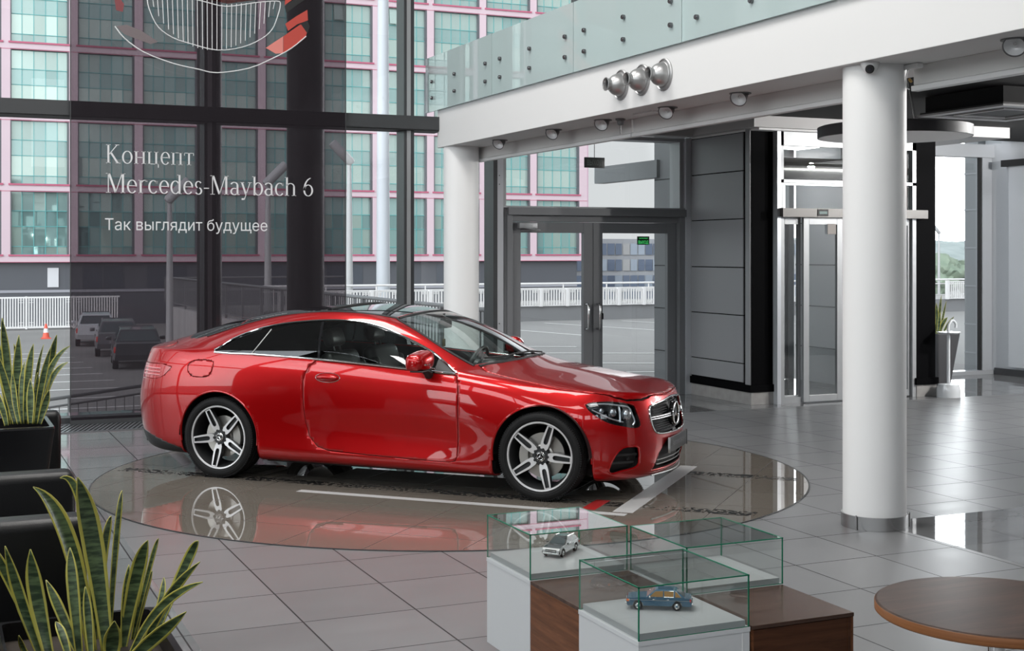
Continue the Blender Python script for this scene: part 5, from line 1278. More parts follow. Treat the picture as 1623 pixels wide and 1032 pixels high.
b = MB(); b.tube(smooth_poly([(-.02, .05, -.03), (-.03, .09, -.06), (-.03, .11, -.14), (-.02, .12, -.19)], 4, False), .005, 6); b.tube(smooth_poly([(0, .05, -.03), (-.01, .06, -.08), (0, .07, -.15), (.0, .04, -.17)], 4, False), .004, 6); b.build('cable', WHITEM, dt)
b = MB(); b.tube([(0, .04, -.10), (.0, .02, -.12)], .010, 8); b.build('connector', mat('brass', (.55, .35, .12), .3, .8), dt)

# roller blind cassettes behind the columns
BLD = mat('blind_white', (.66, .65, .64), .6)
def blind(y0, y1, label):
    t = thing('roller_blind', label, 'roller blind', (6.24, y0, 3.17))
    o = t.location; b = MB(o); b.box(6.20, y0, 3.035, 6.30, y1, 3.17); b.build('cassette', BLD, t, .004)
    b = MB(o); b.rbox(6.185, y0-.01, 2.995, 6.25, y1+.01, 3.032, .006); b.build('hem_bar', WHITEM, t)
blind(7.62, 11.14, 'white roller blind cassette left of the near column under the beam'); blind(11.18, 15.05, 'white roller blind cassette towards the far column under the beam'); blind(-2, 7.20, 'white roller blind cassette right of the near column')

# hanging exit sign, and a green one mirrored in the door glass, built as a panel
SG = mat('sign_dark', (.035, .04, .04), .3)
es = thing('exit_sign', 'small dark hanging exit sign seen above the street door', 'sign', (7.06, 13.6, 2.93)); o = es.location
b = MB(o); b.rbox(6.93, 13.59, 2.865, 7.19, 13.61, 2.985, .004); b.tube([(7.06, 13.6, 2.985), (7.06, 13.6, 3.41)], .004, 6); b.tube([(7.06, 13.6, 3.41), (7.06, 13.6, 3.56)], .004, 6); b.build('panel', SG, es)
flat_text('ВЫХОД', .085, .20, 'lettering', mat('sign_letters', (.10, .13, .12), .4), es, Matrix.Translation((-.10, -.0115, -.035)) @ SX_)
gs = thing('exit_sign', 'reflection of a green lettered exit sign on the right leaf of the street door', 'sign', (8.66, 15.28, 2.045)); o = gs.location
b = MB(o); b.box(8.57, 15.285, 1.99, 8.75, 15.292, 2.10); b.build('panel', mat('sign_reflection_dark', (.008, .03, .015), .3), gs)
GRN = mat('sign_reflection_green', (.05, .5, .12), .4, emit=((.08, .8, .2), .6))
flat_text('ВЫХОД', .058, .15, 'lettering', GRN, gs, Matrix.Translation((-.075, .003, -.042)) @ SX_)
flat_text('ЗАПАСНЫЙ', .022, .13, 'lettering', GRN, gs, Matrix.Translation((-.065, .003, .022)) @ SX_)

# round pendant lamp, cassette air conditioner, pipes, warm air curtain
pd = thing('pendant_lamp', 'large flat round pendant lamp with dark rim half hidden by the near column', 'pendant lamp', (8.55, 10.2, 3.0)); 
b = MB(); b.lathe([(0, .11), (.70, .11), (.725, .10), (.725, .0), (.715, -.002)], 80); b.build('rim', mat('pendant_dark', (.06, .06, .065), .5), pd)
b = MB(); b.lathe([(.716, .002), (.70, -.004), (.69, -.004), (0, -.004)], 80); b.build('diffuser', mat('pendant_white', (.75, .75, .75), .5, emit=((1, 1, 1), .05)), pd)
b = MB()
for a in (20, 140, 260): b.tube([(.4*cos(radians(a)), .4*sin(radians(a)), .11), (.25*cos(radians(a)), .25*sin(radians(a)), .56)], .0022, 6)
b.build('cable', STEEL, pd)
ac = thing('air_conditioner', 'square ceiling cassette air conditioner in the black ceiling at the upper right', 'air conditioner', (10.35, 10.62, 3.36)); 
b = MB(); b.mat(0).box(-.56, -.56, .02, .56, .56, .19); b.build('body', CEILB, ac)
b = MB(); b.mat(1).box(-.60, -.60, -.005, .60, .60, .02)
for x0, y0, x1, y1 in ((-.62, -.62, .62, -.50), (-.62, .50, .62, .62), (-.62, -.50, -.50, .50), (.50, -.50, .62, .50), (-.36, -.36, .36, -.32), (-.36, .32, .36, .36), (-.36, -.32, -.32, .32), (.32, -.32, .36, .32)): b.mat(0).box(x0, y0, -.02, x1, y1, .0)
b.build('grille', [mat('ac_grey', (.60, .60, .61), .4), mat('ac_dark', (.04, .04, .042), .5)], ac)
pp = thing('sprinkler_pipe', 'black sprinkler pipe with a drop under the ceiling at the far right', 'pipe', (11.2, 9.9, 3.2))
b = MB(); b.tube([(-.3, .3, .08), (3.5, .3, .08)], .022, 10); b.tube([(.0, .3, .08), (.0, .3, -.14)], .018, 10); b.build('pipe', BLACK, pp)
b = MB(); b.tube([(0, .3, -.14), (0, .3, -.18)], .010, 8); b.build('head', mat('brass'), pp)
hc = thing('air_curtain', 'horizontal cylindrical warm air curtain above the sliding entrance door', 'air curtain', (9.80, 14.55, 2.98))
M = Matrix.Rotation(pi/2, 4, 'Y')
b = MB(); b.mat(0).lathe([(.17, .16), (.17, 1.9)], 40, M); b.build('cylinder', mat('curtain_grey', (.16, .155, .15), .25, .7), hc)
b = MB(); b.mat(0).lathe([(0, 0), (.165, 0), (.172, .01), (.172, .16)], 40, M); b.mat(1).lathe([(.045, -.003), (.045, .0), (0, -.003)], 20, M @ Matrix.Translation((.1, .0, 0))); b.build('end_cap', [STEEL, BLACK], hc)
b = MB(); b.tube([(.3, 0, .17), (.3, 0, .44)], .01, 6); b.tube([(1.5, 0, .17), (1.5, 0, .44)], .01, 6); b.box(.0, -.08, -.205, 1.9, .06, -.17); b.build('bracket', ALULT, hc)
rs = thing('projection_screen', 'light rolled down screen with a black case on the right wall', 'screen', (15.12, 14.0, 3.2)); o = rs.location
b = MB(o); b.box(15.08, 9.2, 3.20, 15.195, 15.55, 3.30); b.build('case', BLACK, rs)
b = MB(o); b.box(15.14, 9.3, .14, 15.145, 15.45, 3.2); b.build('sheet', mat('screen_sheet', (.74, .77, .81), .6), rs)

# umbrella stand and tall pot by the right hand window
us = thing('umbrella_stand', 'transparent umbrella stand with a hooked handle standing by the right window', 'umbrella stand', (12.22, 13.52, 0))
CL = glass('acrylic', (.86, .88, .9), 1.45, 0, 1.6)
b = MB(); b.tube([(0, 0, .06), (0, 0, .80)], .022, 12); b.tube(smooth_poly([(0, 0, .80), (0, 0, .93), (.06, .0, 1.0), (.12, 0, .96), (.12, 0, .90)], 4, False), .018, 10); b.build('shaft', mat('clear_plastic', (.62, .64, .66), .12, 0, .8), us)
b = MB(); b.lathe([(.0, .0), (.15, .0), (.15, .10), (.13, .17), (.03, .18)], 32); b.build('base', mat('clear_plastic'), us)
b = MB(); b.lathe([(.13, .83), (.15, .85), (.03, .86)], 32); b.build('collar', mat('clear_plastic'), us)
# ---------------------------------------------------------------- display plinths with glass cases, side boxes
PLW = mat('plinth_white', (.62, .635, .65), .35); PLT = mat('plinth_top', (.36, .37, .38), .3)
WAL = wood('walnut', (.085, .030, .012), (.22, .085, .038), (26, 2.2, 26)); WALSHADE = wood('walnut_shaded', (.050, .019, .009), (.105, .042, .021), (2.2, 26, 26))  # box front: same walnut with its shade put into the colour
WALT = wood('walnut_top', (.040, .022, .016), (.095, .056, .042), (3, 26, 10), .25)
def plinth(x0, y0, label):
    t = thing('display_plinth', label, 'plinth', (x0, y0, 0), 0, 'white display plinths'); w_ = .488
    b = MB(); b.box(.05, .05, 0, w_-.05, w_-.05, .06); b.build('foot', BLACK, t)
    b = MB(); b.box(0, 0, .05, w_, w_, .432); b.box(-.002, -.002, .432, w_+.002, w_+.002, .45); b.mat(1).box(w_-.035, -.0015, .06, w_-.030, 0, .43); b.build('cabinet', [PLW, WHITEM], t, .0015)
    b = MB(); b.box(.012, .012, .45, w_-.012, w_-.012, .475); b.build('tray', PLT, t, .001)
def glass_case(x0, y0, label):
    t = thing('glass_case', label, 'glass case', (x0, y0, .4505), 0, 'green edged glass cases'); w_ = .488; h = .20; e = .006
    b = MB()
    b.quad((0, 0, 0), (w_, 0, 0), (w_, 0, h), (0, 0, h)); b.quad((0, w_, 0), (w_, w_, 0), (w_, w_, h), (0, w_, h)); b.quad((0, 0, 0), (0, w_, 0), (0, w_, h), (0, 0, h)); b.quad((w_, 0, 0), (w_, w_, 0), (w_, w_, h), (w_, 0, h)); b.quad((0, 0, h), (w_, 0, h), (w_, w_, h), (0, w_, h))
    b.build('pane', glass('case_glass', (.95, .975, .965), 1.45, 0.0, 1.5), t)
    b = MB()
    for x in (0, w_-e):
        for y in (0, w_-e): b.box(x, y, 0, x+e*.8, y+e*.8, h)
        b.box(x, 0, h-e*.6, x+e*.8, w_, h+.0005)
    for y in (0, w_-e): b.box(0, y, h-e*.6, w_, y+e*.8, h+.0005); b.box(0, y, 0, w_, y+e*.4, .0025)
    b.build('edge', GLASSE, t, label='green glass edge')
PC = ((2.425, 5.283), (2.409, 4.288), (2.919, 4.786))
for (x, y), la, lc in zip(PC, ('white display plinth under the case with the silver and black model car', 'white display plinth under the case with the blue model car', 'white display plinth under the empty glass case'), ('glass case covering the small silver and black model car', 'glass case covering the small blue model sedan', 'empty glass case on the rightmost white plinth')):
    plinth(x, y, la); glass_case(x, y, lc)
def wood_box(x0, y0, label):
    t = thing('walnut_box', label, 'side box', (x0, y0, 0), 0, 'walnut boxes between the plinths'); w_ = .486
    b = MB(); b.mat(0).box(0, .004, .0, .012, w_, .435); b.mat(1).box(.012, .004, .0, w_-.012, .02, .432); b.mat(0).box(w_-.012, .004, 0, w_, w_, .435); b.mat(0).box(.012, w_-.014, 0, w_-.012, w_, .435); b.mat(1).box(w_-.030, .0, .0, w_-.026, .004, .432)
    b.build('cabinet', [WAL, WALSHADE], t, .001)
    b = MB(); b.mat(0).box(0, 0, .435, w_, w_, .45); b.build('top', WALT, t, .001)
wood_box(2.421, 4.784, 'walnut veneer box between the two left plinths'); wood_box(2.909, 4.291, 'walnut veneer box at the front right corner of the plinth group')

# round table
tb = thing('round_table', 'round walnut table on a chrome leg cut off at the lower right corner', 'table', (3.25, 3.37, 0))
b = MB(); b.mat(0).lathe([(0, .72), (.380, .72), (.385, .72), (.390, .717)], 96); b.mat(1).lathe([(.390, .717), (.392, .714), (.392, .690), (.388, .686), (0, .686)], 96); b.build('top', [wood('walnut_table', (.026, .015, .011), (.085, .050, .037), (1.6, 15, 1), .32), wood('walnut_edge', (.17, .065, .025), (.28, .12, .048), (1, 1, 60))], tb)
b = MB(); b.lathe([(.028, .02), (.028, .686)], 32); b.lathe([(.07, .686), (.07, .678), (.03, .676)], 32); b.build('leg', CHROME, tb)
b = MB(); b.lathe([(.22, .001), (.22, .010), (.05, .028), (.028, .03)], 48); b.build('foot', CHROME, tb)

# ---------------------------------------------------------------- model cars and parked cars
def small_car(name, label, cat, loc, rz, sc, side, roof, col, win, wheelx=(0, 2.8), width=1.78, wr=.32, roofcol=None, roofw=.68, trim=None, wincol=None, group=None, hub=None, belt=.9, lights=True, rail=False):
    t = thing(name, label, cat, loc, rz, group); S = Matrix.Diagonal((sc, sc, sc, 1)); hw = width/2
    P_ = mat('paint_%s' % col[0], col[1], .22, .25, coat=1.0); R_ = mat('paint_%s' % roofcol[0], roofcol[1], .22, .25, coat=1.0) if roofcol else P_
    poly = []
    def arc_cut(cx): return [(cx+(wr+.06)*cos(a), wr+(wr+.06)*sin(a)) for a in [pi*k/14 for k in range(15)]]
    lo = side[0][1]
    bot = []
    for cx in sorted(wheelx, reverse=True): bot += [p for p in arc_cut(cx) if p[1] >= lo]
    poly = side+bot                                    # side: rear-bottom -> over the top -> front-bottom
    bm = bmesh.new(); n = len(poly)
    def wy(x, z):
        xe0, xe1 = side[0][0], side[-1][0]; k = 1-.10*max(0, (x-(xe1-.7))/.7)**2-.08*max(0, ((xe0+.6)-x)/.6)**2
        return hw*k*(1-.07*max(0, (z-.62)/.4))
    L = [bm.verts.new((x, wy(x, z), z)) for x, z in poly]; Rr = [bm.verts.new((x, -wy(x, z), z)) for x, z in poly]
    for i in range(n): bm.faces.new((L[i], L[(i+1) % n], Rr[(i+1) % n], Rr[i]))
    bm.faces.new(L[::-1]); bm.faces.new(Rr)
    bmesh.ops.triangulate(bm, faces=[f for f in bm.faces if len(f.verts) > 4]); bmesh.ops.recalc_face_normals(bm, faces=bm.faces)
    b = MB(); b.bm(bm, False, S); b.build('body', P_, t, bevel=.03*sc)
    # glasshouse
    m = len(roof); inset = [(x, z) for x, z in roof]
    zb = min(z for x, z in roof); zt = max(z for x, z in roof)
    def gy(z): return hw*(.90-(.90-roofw)*(z-zb)/(zt-zb))
    bm = bmesh.new(); L = [bm.verts.new((x, gy(z), z)) for x, z in roof]; Rr = [bm.verts.new((x, -gy(z), z)) for x, z in roof]
    for i in range(m): bm.faces.new((L[i], L[(i+1) % m], Rr[(i+1) % m], Rr[i]))
    bm.faces.new(L[::-1]); bm.faces.new(Rr); bmesh.ops.recalc_face_normals(bm, faces=bm.faces)
    b = MB(); b.bm(bm, False, S); b.build('cabin', R_, t, bevel=.04*sc)
    WG = mat(wincol[0], wincol[1], .06, 0, .7) if wincol else mat('car_window_dark', (.02, .024, .028), .05, 0, .8)
    for pane in win:
        for sg in (-1, 1):
            b = MB(); vs = [(x, sg*(gy(z)+.012), z) for x, z in pane]; b.add(vs, [tuple(range(len(vs)))], False, S); b.build('side_window', WG, t)
            if trim:
                b = MB(); b.tube([(x, sg*(gy(z)+.014), z) for x, z in pane], .018, 6, True, S, True); b.build('window_trim', CHROME, t)
    def slab(a, c, ins, nm):                               # windscreen / rear window between two roof points
        d = Vector((c[0]-a[0], 0, c[1]-a[1])).normalized(); nn = Vector((-d.z, 0, d.x))*.012*(1 if nm == 'f' else -1)
        if nn.z < 0: nn = -nn
        A = Vector((a[0], 0, a[1]))+d*.07+nn; Cc = Vector((c[0], 0, c[1]))-d*.07+nn
        b = MB(); b.add([(A.x, gy(A.z)-ins, A.z), (Cc.x, gy(Cc.z)-ins, Cc.z), (Cc.x, -gy(Cc.z)+ins, Cc.z), (A.x, -gy(A.z)+ins, A.z)], [(0, 1, 2, 3)], False, S)
        b.build('windscreen' if nm == 'f' else 'rear_window', mat('car_screen', (.05, .065, .07), .04, 0, .9), t)
    slab(roof[-1], roof[-2], .09, 'f'); slab(roof[0], roof[1], .09, 'r')
    for cx in wheelx:
        for sg in (-1, 1):
            M = S @ Matrix.Translation((cx, sg*(hw-.02), wr)) @ Matrix.Rotation(-sg*pi/2, 4, 'X')
            b = MB(); b.lathe([(wr*.62, -.02), (wr*.66, .0), (wr*.92, .0), (wr, -.04), (wr, -.20), (wr*.6, -.20)], 32, M); w_ = b.build('wheel', RUBBER, t)
            b = MB(); b.mat(0).lathe([(wr*.63, -.02), (wr*.60, .0), (wr*.5, -.03), (wr*.25, -.01), (wr*.2, .0)], 24, M); b.mat(1).lathe([(wr*.22, .0), (wr*.18, .012), (0, .014)], 20, M); b.build('rim', [STEEL, mat('paint_hub_'+hub[0], hub[1], .3) if hub else STEEL], w_)
            # door mirrors
    for sg in (-1, 1):
        b = MB(); x = roof[-1][0]-.25; b.rbox(x-.08, sg*(hw+.08)-.1, belt+.02, x+.06, sg*(hw+.08)+.1, belt+.16, .03, S); b.build('door_mirror', R_ if roofcol else (CHROME if trim else P_), t)
        for k in range(2):
            b = MB(); xx = .55+1.0*k; b.rbox(xx, sg*(hw*.985)-.02, belt-.14, xx+.18, sg*(hw*.985)+.02, belt-.10, .01, S); b.build('door_handle', CHROME if trim else R_, t)
    x0, x1 = side[0][0], side[-1][0]
    if lights:
        for sg in (-1, 1):
            b = MB(); b.rbox(x1-.16, sg*hw*.78-.16, .60, x1+.005, sg*hw*.78+.16, .76, .03, S); b.build('headlight', mat('toy_lamp', (.6, .6, .58), .1, .5), t)
            b = MB(); b.rbox(x0-.01, sg*hw*.74-.18, .62, x0+.10, sg*hw*.74+.18, .84, .03, S); b.build('tail_light', mat('toy_tail', (.5, .02, .015), .2), t)
    return t, S, hw
sedan = [(-1.02, .30), (-1.08, .45), (-1.06, .80), (-1.0, .87), (-.55, .915), (2.10, .93), (2.9, .885), (3.5, .82), (3.60, .74), (3.60, .45), (3.52, .28)]
sroof = [(-.62, .90), (-.02, 1.36), (.25, 1.42), (1.35, 1.43), (1.55, 1.39), (2.18, .91)]
swin = [[(.98, .95), (1.95, .95), (1.52, 1.33), (.98, 1.35)], [(.22, .95), (.90, .95), (.90, 1.35), (.22, 1.35)], [(-.32, .95), (.12, .95), (.12, 1.34), (.02, 1.31)]]
t, S, hw = small_car('model_car', 'small blue classic four-door model sedan inside the front glass case', 'model car', (2.733, 4.555, .4752), radians(149), 1/18.2, sedan, sroof, ('blue', (.035, .115, .19)), swin, (0, 2.795), 1.77, .325, trim=True, wincol=('toy_tan', (.34, .19, .06)), hub=('blue', (.05, .16, .26)))
for n_, x0, x1, nm in ((0, 3.56, 3.66, 'front_bumper'), (1, -1.16, -1.05, 'rear_bumper')):
    b = MB(); b.rbox(x0, -hw*.97, .42, x1, hw*.97, .54, .03, S); b.build(nm, CHROME, t)
b = MB(); b.box(3.585, -.30, .55, 3.625, .30, .86, S); b.build('radiator_grille', CHROME, t)
for sg in (-1, 1):
    b = MB(); b.rbox(3.42, sg*hw*.93-.06, .60, 3.59, sg*hw*.93+.06, .76, .02, S); b.build('indicator', mat('orange_lamp', (.75, .16, .02), .2), t)
b = MB(); b.tube([(-.62, hw*.80, .92), (-.85, hw*.80, 1.28)], .012, 6, True, S); b.build('aerial', CHROME, t)
for sg in (-1, 1):
    b = MB(); b.tube([(-1.0, sg*hw*1.0, .72), (3.4, sg*hw*.985, .72)], .014, 6, True, S); b.build('side_moulding', CHROME, t)
suv = [(-.95, .35), (-1.02, .60), (-1.0, .98), (-.85, 1.06), (2.05, 1.02), (2.9, .97), (3.45, .86), (3.62, .70), (3.62, .42), (3.5, .26)]
uroof = [(-.80, 1.02), (-.35, 1.44), (.2, 1.56), (1.2, 1.56), (1.45, 1.50), (2.30, 1.00)]
uwin = [[(.95, 1.06), (2.05, 1.05), (1.42, 1.43), (.95, 1.47)], [(-.05, 1.08), (.87, 1.06), (.87, 1.47), (.05, 1.46)], [(-.55, 1.1), (-.13, 1.08), (-.05, 1.44), (-.25, 1.40)]]
t, S, hw = small_car('model_car', 'small silver and black model car inside the rear left glass case', 'model car', (2.788, 5.655, .4752), radians(-140), 1/19.5, suv, uroof, ('silver', (.50, .50, .51)), uwin, (0, 2.85), 1.90, .37, roofcol=('black', (.008, .008, .009)), roofw=.66, belt=1.0)
b = MB(); b.prism([(2.25, 1.03), (2.9, .985), (3.42, .885), (3.42, .865), (2.25, .98)], -hw*.86, hw*.86, 'y', S); b.build('bonnet', mat('paint_black'), t)
b = MB(); b.rbox(3.55, -.55, .50, 3.64, .55, .74, .03, S); b.build('radiator_grille', BLACK, t)
b = MB(); b.rbox(3.60, -.50, .60, 3.655, .50, .64, .01, S); b.rbox(3.58, -hw*.8, .36, 3.65, hw*.8, .44, .02, S); b.build('front_trim', CHROME, t)
for sg in (-1, 1):
    b = MB(); b.rbox(3.48, sg*hw*.74-.18, .38, 3.60, sg*hw*.74+.18, .58, .03, S); b.build('bumper_vent', BLACK, t)
    b = MB(); b.tube([(-.2, sg*.60, 1.58), (1.2, sg*.60, 1.59)], .03, 6, True, S); b.build('roof_rail', STEEL, t)
hatch = [(-.75, .35), (-.85, .55), (-.82, .95), (-.70, 1.0), (1.95, .98), (2.7, .92), (3.3, .80), (3.42, .65), (3.42, .4), (3.3, .28)]
hroof = [(-.68, .97), (-.30, 1.42), (.1, 1.50), (1.15, 1.50), (1.4, 1.43), (2.15, .97)]
hwin = [[(.85, 1.02), (1.85, 1.02), (1.32, 1.38), (.85, 1.40)], [(-.35, 1.04), (.77, 1.02), (.77, 1.40), (-.10, 1.39)]]
for loc, rz, c, lb in (((6.98, 61.8, -2.3), 84, ('white_road', (.55, .56, .58)), 'pale car, farthest of the parked row seen through the banner'), ((7.1, 55.4, -2.3), 84, ('grey_road', (.12, .12, .13)), 'dark grey car in the middle of the parked row behind the banner'), ((7.0, 49.2, -2.3), 84, ('black_road', (.05, .052, .058)), 'blackish car nearest the retaining wall behind the banner')):
    small_car('parked_car', lb, 'car', loc, radians(rz), 1.0, hatch, hroof, c, hwin, (0, 2.6), 1.78, .32, group='cars parked in a row beyond the banner')
cn = thing('traffic_cone', 'small red and white traffic cone on the far side of the lower car park', 'traffic cone', (5.34, 67.9, -2.3))
b = MB(); b.box(-.22, -.22, 0, .22, .22, .05); b.lathe([(.17, .05), (.12, .3)], 20); b.lathe([(.09, .5), (.05, .72), (0, .73)], 20); b.build('cone', mat('cone_red', (.70, .10, .06), .6), cn)
b = MB(); b.lathe([(.121, .3), (.091, .5)], 20); b.build('stripe', mat('cone_white', (.8, .8, .8), .5), cn)

# ---------------------------------------------------------------- black leather armchairs
def armchair(x0, y0, label, w_=.88, d=.78, h=.75, rz=0):
    t = thing('armchair', label, 'armchair', (x0, y0, 0), rz, 'black leather armchairs on the left')
    b = MB(); b.rbox(.02, .02, .04, w_-.02, d-.02, .30, .03); b.build('base', LEATHER, t)
    b = MB(); b.rbox(0, 0, .05, w_, .20, h, .045); b.build('backrest', LEATHER, t)
    for x in (0, w_-.17):
        b = MB(); b.rbox(x, .19, .05, x+.17, d, .58, .04); b.build('arm', LEATHER, t)
    b = MB(); b.rbox(.17, .20, .29, w_-.17, d+.01, .45, .045); b.build('seat_cushion', LEATHER, t)
    b = MB()
    for x in (.08, w_-.08):
        for y in (.08, d-.08): b.tube([(x, y, 0), (x, y, .05)], .02, 10)
    for k in range(4): pass
    b.build('foot', STEEL, t) if False else None
    for x in (.08, w_-.08):
        for y in (.08, d-.08):
            b = MB(); b.tube([(x, y, 0), (x, y, .06)], .02, 10); b.build('leg', STEEL, t)
armchair(-.165, 7.20, 'black leather armchair, second from the front plant, its back to the camera')
armchair(-.24, 5.95, 'black leather armchair directly behind the big front plant')
armchair(.01, 9.98, 'black leather armchair behind the far square planter, only its corner in view')
armchair(-.62, 4.62, 'black leather armchair at the lower left corner left of the front plant', .86, .78, .60)

# ---------------------------------------------------------------- sansevieria plants
LG = mat('leaf_green', (.030, .060, .022), .38); n, l = nodes(LG); bs = n['Principled BSDF']
t_ = n.new('ShaderNodeTexCoord'); wv = n.new('ShaderNodeTexNoise'); wv.inputs['Scale'].default_value = 1; wv.inputs['Detail'].default_value = 4
mp = n.new('ShaderNodeMapping'); mp.inputs['Scale'].default_value = (14, 14, 75); l.new(t_.outputs['Object'], mp.inputs[0]); l.new(mp.outputs[0], wv.inputs[0])
rr_ = n.new('ShaderNodeValToRGB'); rr_.color_ramp.elements[0].position = .40; rr_.color_ramp.elements[1].position = .62; rr_.color_ramp.elements[0].color = (.022, .042, .020, 1); rr_.color_ramp.elements[1].color = (.105, .155, .070, 1)
l.new(wv.outputs['Fac'], rr_.inputs[0]); l.new(rr_.outputs[0], bs.inputs['Base Color'])
LY = mat('leaf_yellow', (.52, .46, .075), .4, noise=(20, (.40, .38, .09), .3))
def leaf(parent, o, base, mid, tip, hw, seed, margin=.28):
    q = random.Random(seed); P0, P1, P2 = Vector(base), Vector(mid), Vector(tip); n_ = 18; vs = []; fs = []; ms = []
    C = 2*P1-.5*(P0+P2)
    twist = q.uniform(-.5, .5); a0 = q.uniform(-.5, .5)
    for k in range(n_+1):
        t = k/n_; p = P0*(1-t)**2+2*C*t*(1-t)+P2*t*t; d = (2*(C-P0)*(1-t)+2*(P2-C)*t).normalized()
        toCam = Vector((0, 0, 1.6))-p; toCam.normalize()
        s_ = d.cross(toCam).normalized(); nn = s_.cross(d); a = a0+twist*t; s2 = s_*cos(a)+nn*sin(a); n2 = nn*cos(a)-s_*sin(a)
        w_ = hw*(.55+.45*min(1, t/.45))*(1 if t < .6 else max(.03, 1-((t-.6)/.4)**2.0))
        for u in (-1, -(1-margin), 0, (1-margin), 1):
            vs.append(p+s2*w_*u+n2*w_*.35*(u*u))
    for k in range(n_):
        for j in range(4): fs.append((5*k+j, 5*k+j+1, 5*k+6+j, 5*k+5+j)); ms.append(1 if j in (0, 3) else 0)
    b = MB(o)
    for f, m_ in zip(fs, ms): b.f.append(list(f)); b.m.append(m_); b.sm.append(True)
    b.v = [v-Vector(o) for v in vs]
    ob_ = b.build('leaf', [LG, LY], parent); md = ob_.modifiers.new('s', 'SOLIDIFY'); md.thickness = .0025
SOIL = mat('soil', (.03, .022, .016), .95)
def taper_pot(name_o, x0, y0, x1, y1, z1, tp, m, parent, rim=.03):
    o = name_o; b = MB(o); cx, cy = (x0+x1)/2, (y0+y1)/2
    def ring(k, z, ins=0, r=.03):
        out = []
        for sx, sy in ((-1, -1), (1, -1), (1, 1), (-1, 1)):
            hx = ((x1-x0)/2-ins)*k; hy = ((y1-y0)/2-ins)*k
            for a in range(4):
                ang = {(-1, -1): pi, (1, -1): 1.5*pi, (1, 1): 0, (-1, 1): .5*pi}[(sx, sy)]+a*pi/6
                out.append((cx+sx*(hx-r)+r*cos(ang), cy+sy*(hy-r)+r*sin(ang), z))
        return out
    rs = [ring(tp, 0.002), ring(1, z1-.012), ring(1, z1, .004), ring(1, z1, rim), ring(.99, z1-.07, rim)]
    vs = sum(rs, []); m_ = len(rs[0]); fs = []
    for i in range(len(rs)-1):
        for j in range(m_): fs.append((i*m_+j, i*m_+(j+1) % m_, (i+1)*m_+(j+1) % m_, (i+1)*m_+j))
    fs.append(tuple(range(m_))[::-1])
    b.add(vs, fs, False); p = b.build('pot', m, parent)
    b = MB(o); b.add(rs[-1], [tuple(range(m_))]); b.build('soil', SOIL, parent)
POTB = mat('pot_black', (.008, .008, .009), .25, spec=.35); POTG = mat('pot_grey', (.07, .07, .075), .45)
def plant(label, leaves, pot, z1, tp, m, margin):
    x0, y0, x1, y1 = pot; o = ((x0+x1)/2, (y0+y1)/2, 0)
    t = thing('potted_sansevieria', label, 'plant', o); taper_pot(o, x0, y0, x1, y1, z1, tp, m, t)
    for i, (p0, p1, p2, hw) in enumerate(leaves): leaf(t, o, p0, p1, p2, hw, i+len(leaves), margin)
FRONT_LEAVES = [
  ((0.401, 5.291, 0.354), (0.335, 5.352, 0.561), (0.272, 5.306, 0.789), 0.023),
  ((0.418, 5.392, 0.324), (0.308, 5.474, 0.595), (0.204, 5.42, 0.81), 0.019),
  ((0.418, 5.119, 0.4), (0.378, 5.169, 0.612), (0.35, 5.139, 0.804), 0.030),
  ((0.581, 5.266, 0.339), (0.5, 5.334, 0.775), (0.372, 5.301, 1.005), 0.036),
  ((0.621, 5.138, 0.393), (0.575, 5.192, 0.79), (0.512, 5.112, 1.06), 0.039),
  ((0.611, 5.416, 0.305), (0.572, 5.466, 0.849), (0.482, 5.465, 1.005), 0.017),
  ((0.636, 5.241, 0.351), (0.668, 5.26, 0.799), (0.698, 5.307, 0.966), 0.014),
  ((0.613, 5.47, 0.29), (0.646, 5.488, 0.683), (0.683, 5.509, 0.832), 0.019),
  ((0.523, 5.127, 0.373), (0.504, 5.168, 0.622), (0.494, 5.203, 0.785), 0.022),
  ((0.688, 5.273, 0.336), (0.744, 5.281, 0.62), (0.776, 5.19, 0.789), 0.028),
  ((0.727, 5.365, 0.305), (0.806, 5.363, 0.632), (0.838, 5.334, 0.762), 0.009),
  ((0.762, 5.131, 0.366), (0.894, 5.105, 0.68), (0.935, 5.021, 0.806), 0.020),
  ((0.733, 5.089, 0.358), (0.82, 5.083, 0.567), (0.928, 4.949, 0.744), 0.019),
  ((0.685, 5.055, 0.373), (0.794, 5.04, 0.561), (0.925, 4.883, 0.685), 0.016),
  ((0.66, 4.957, 0.393), (0.753, 4.949, 0.475), (0.856, 4.825, 0.598), 0.026),
  ((0.776, 5.288, 0.308), (0.837, 5.294, 0.509), (0.86, 5.346, 0.606), 0.012),
  ((0.734, 5.362, 0.293), (0.781, 5.374, 0.52), (0.826, 5.397, 0.623), 0.016),
  ((0.697, 5.269, 0.324), (0.706, 5.298, 0.522), (0.726, 5.327, 0.672), 0.016),
  ((0.541, 5.283, 0.339), (0.478, 5.344, 0.499), (0.425, 5.404, 0.626), 0.019),
  ((0.604, 4.927, 0.397), (0.616, 4.955, 0.479), (0.613, 4.874, 0.579), 0.031),
  ((0.365, 5.142, 0.377), (0.331, 5.19, 0.426), (0.311, 5.14, 0.493), 0.009),
  ((0.738, 5.414, 0.24), (0.763, 5.436, 0.331), (0.784, 5.43, 0.381), 0.015),
  ((0.55, 5.006, 0.404), (0.543, 5.042, 0.544), (0.535, 5.069, 0.666), 0.016),
  ((0.637, 5.514, 0.25), (0.641, 5.545, 0.367), (0.651, 5.589, 0.47), 0.015),
  ((0.481, 5.036, 0.393), (0.458, 5.079, 0.487), (0.438, 5.141, 0.531), 0.016),
]
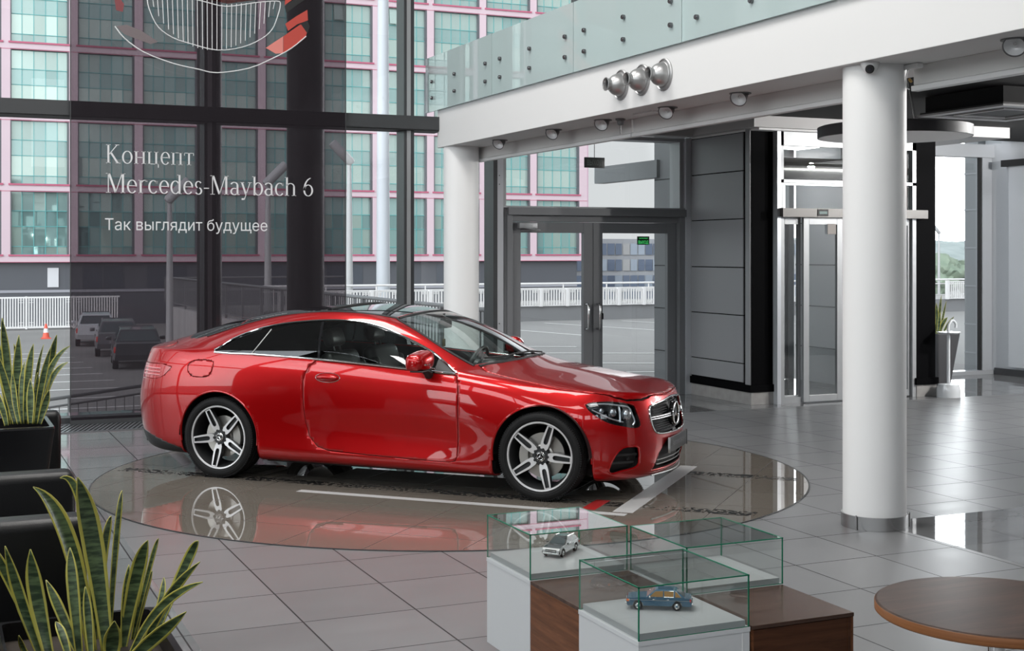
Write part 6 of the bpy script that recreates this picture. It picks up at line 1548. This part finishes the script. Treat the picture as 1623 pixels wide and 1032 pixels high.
FAR_LEAVES = [
  ((0.535, 9.496, 0.737), (0.506, 9.542, 1.125), (0.466, 9.456, 1.452), 0.028),
  ((0.559, 9.376, 0.75), (0.558, 9.41, 1.049), (0.569, 9.403, 1.339), 0.029),
  ((0.616, 9.515, 0.731), (0.637, 9.538, 1.035), (0.669, 9.536, 1.269), 0.026),
  ((0.666, 9.547, 0.724), (0.692, 9.569, 1.03), (0.734, 9.53, 1.264), 0.011),
  ((0.694, 9.48, 0.731), (0.759, 9.485, 1.078), (0.806, 9.378, 1.335), 0.026),
  ((0.667, 9.328, 0.75), (0.707, 9.343, 1.007), (0.763, 9.291, 1.265), 0.021),
  ((0.69, 9.428, 0.737), (0.762, 9.428, 1.074), (0.881, 9.273, 1.267), 0.023),
  ((0.713, 9.526, 0.724), (0.779, 9.53, 1.008), (0.894, 9.543, 1.137), 0.019),
  ((0.587, 9.309, 0.757), (0.581, 9.344, 0.97), (0.603, 9.385, 1.163), 0.017),
  ((0.512, 9.506, 0.737), (0.474, 9.556, 1.082), (0.412, 9.571, 1.359), 0.028),
  ((0.541, 9.329, 0.757), (0.497, 9.382, 0.97), (0.433, 9.349, 1.225), 0.025),
  ((0.561, 9.266, 0.763), (0.532, 9.311, 0.934), (0.528, 9.372, 1.095), 0.021),
  ((0.69, 9.318, 0.75), (0.723, 9.336, 0.86), (0.753, 9.315, 0.974), 0.023),
  ((0.629, 9.236, 0.763), (0.631, 9.268, 0.892), (0.635, 9.319, 1.054), 0.025),
  ((0.485, 9.299, 0.751), (0.449, 9.348, 0.892), (0.374, 9.428, 1.055), 0.025),
  ((0.655, 9.388, 0.744), (0.673, 9.413, 0.917), (0.687, 9.387, 1.088), 0.021),
  ((0.618, 9.678, 0.711), (0.596, 9.72, 1.02), (0.554, 9.7, 1.262), 0.019),
]
RIGHT_LEAVES = [
  ((13.419, 15.057, 0.701), (13.442, 15.057, 0.975), (13.466, 15.045, 1.268), 0.018),
  ((13.514, 15.125, 0.695), (13.554, 15.117, 0.925), (13.597, 15.087, 1.182), 0.014),
  ((13.332, 14.986, 0.708), (13.338, 14.993, 0.935), (13.313, 14.978, 1.163), 0.023),
  ((13.477, 15.031, 0.701), (13.55, 15.009, 0.838), (13.622, 14.959, 0.958), 0.018),
  ((13.295, 14.893, 0.714), (13.343, 14.882, 0.858), (13.417, 14.861, 0.957), 0.027),
  ((13.394, 15.068, 0.701), (13.383, 15.083, 0.884), (13.345, 15.066, 1.068), 0.027),
  ((13.446, 15.154, 0.695), (13.436, 15.169, 0.925), (13.398, 15.152, 1.174), 0.018),
  ((13.279, 14.901, 0.714), (13.293, 14.904, 0.849), (13.311, 14.897, 1.03), 0.023),
]
plant('big snake plant with yellow-edged leaves in the lower left foreground', FRONT_LEAVES, (.24, 4.80, .86, 5.56), .44, .9, POTB, .30)
plant('snake plant in the black square planter at the left edge by the window', FAR_LEAVES, (.10, 9.12, .775, 9.78), .75, .72, POTB, .24)
plant('snake plant in a tall tapered grey pot by the right hand window', RIGHT_LEAVES, (13.24, 14.86, 13.66, 15.28), .725, .58, POTG, .24)
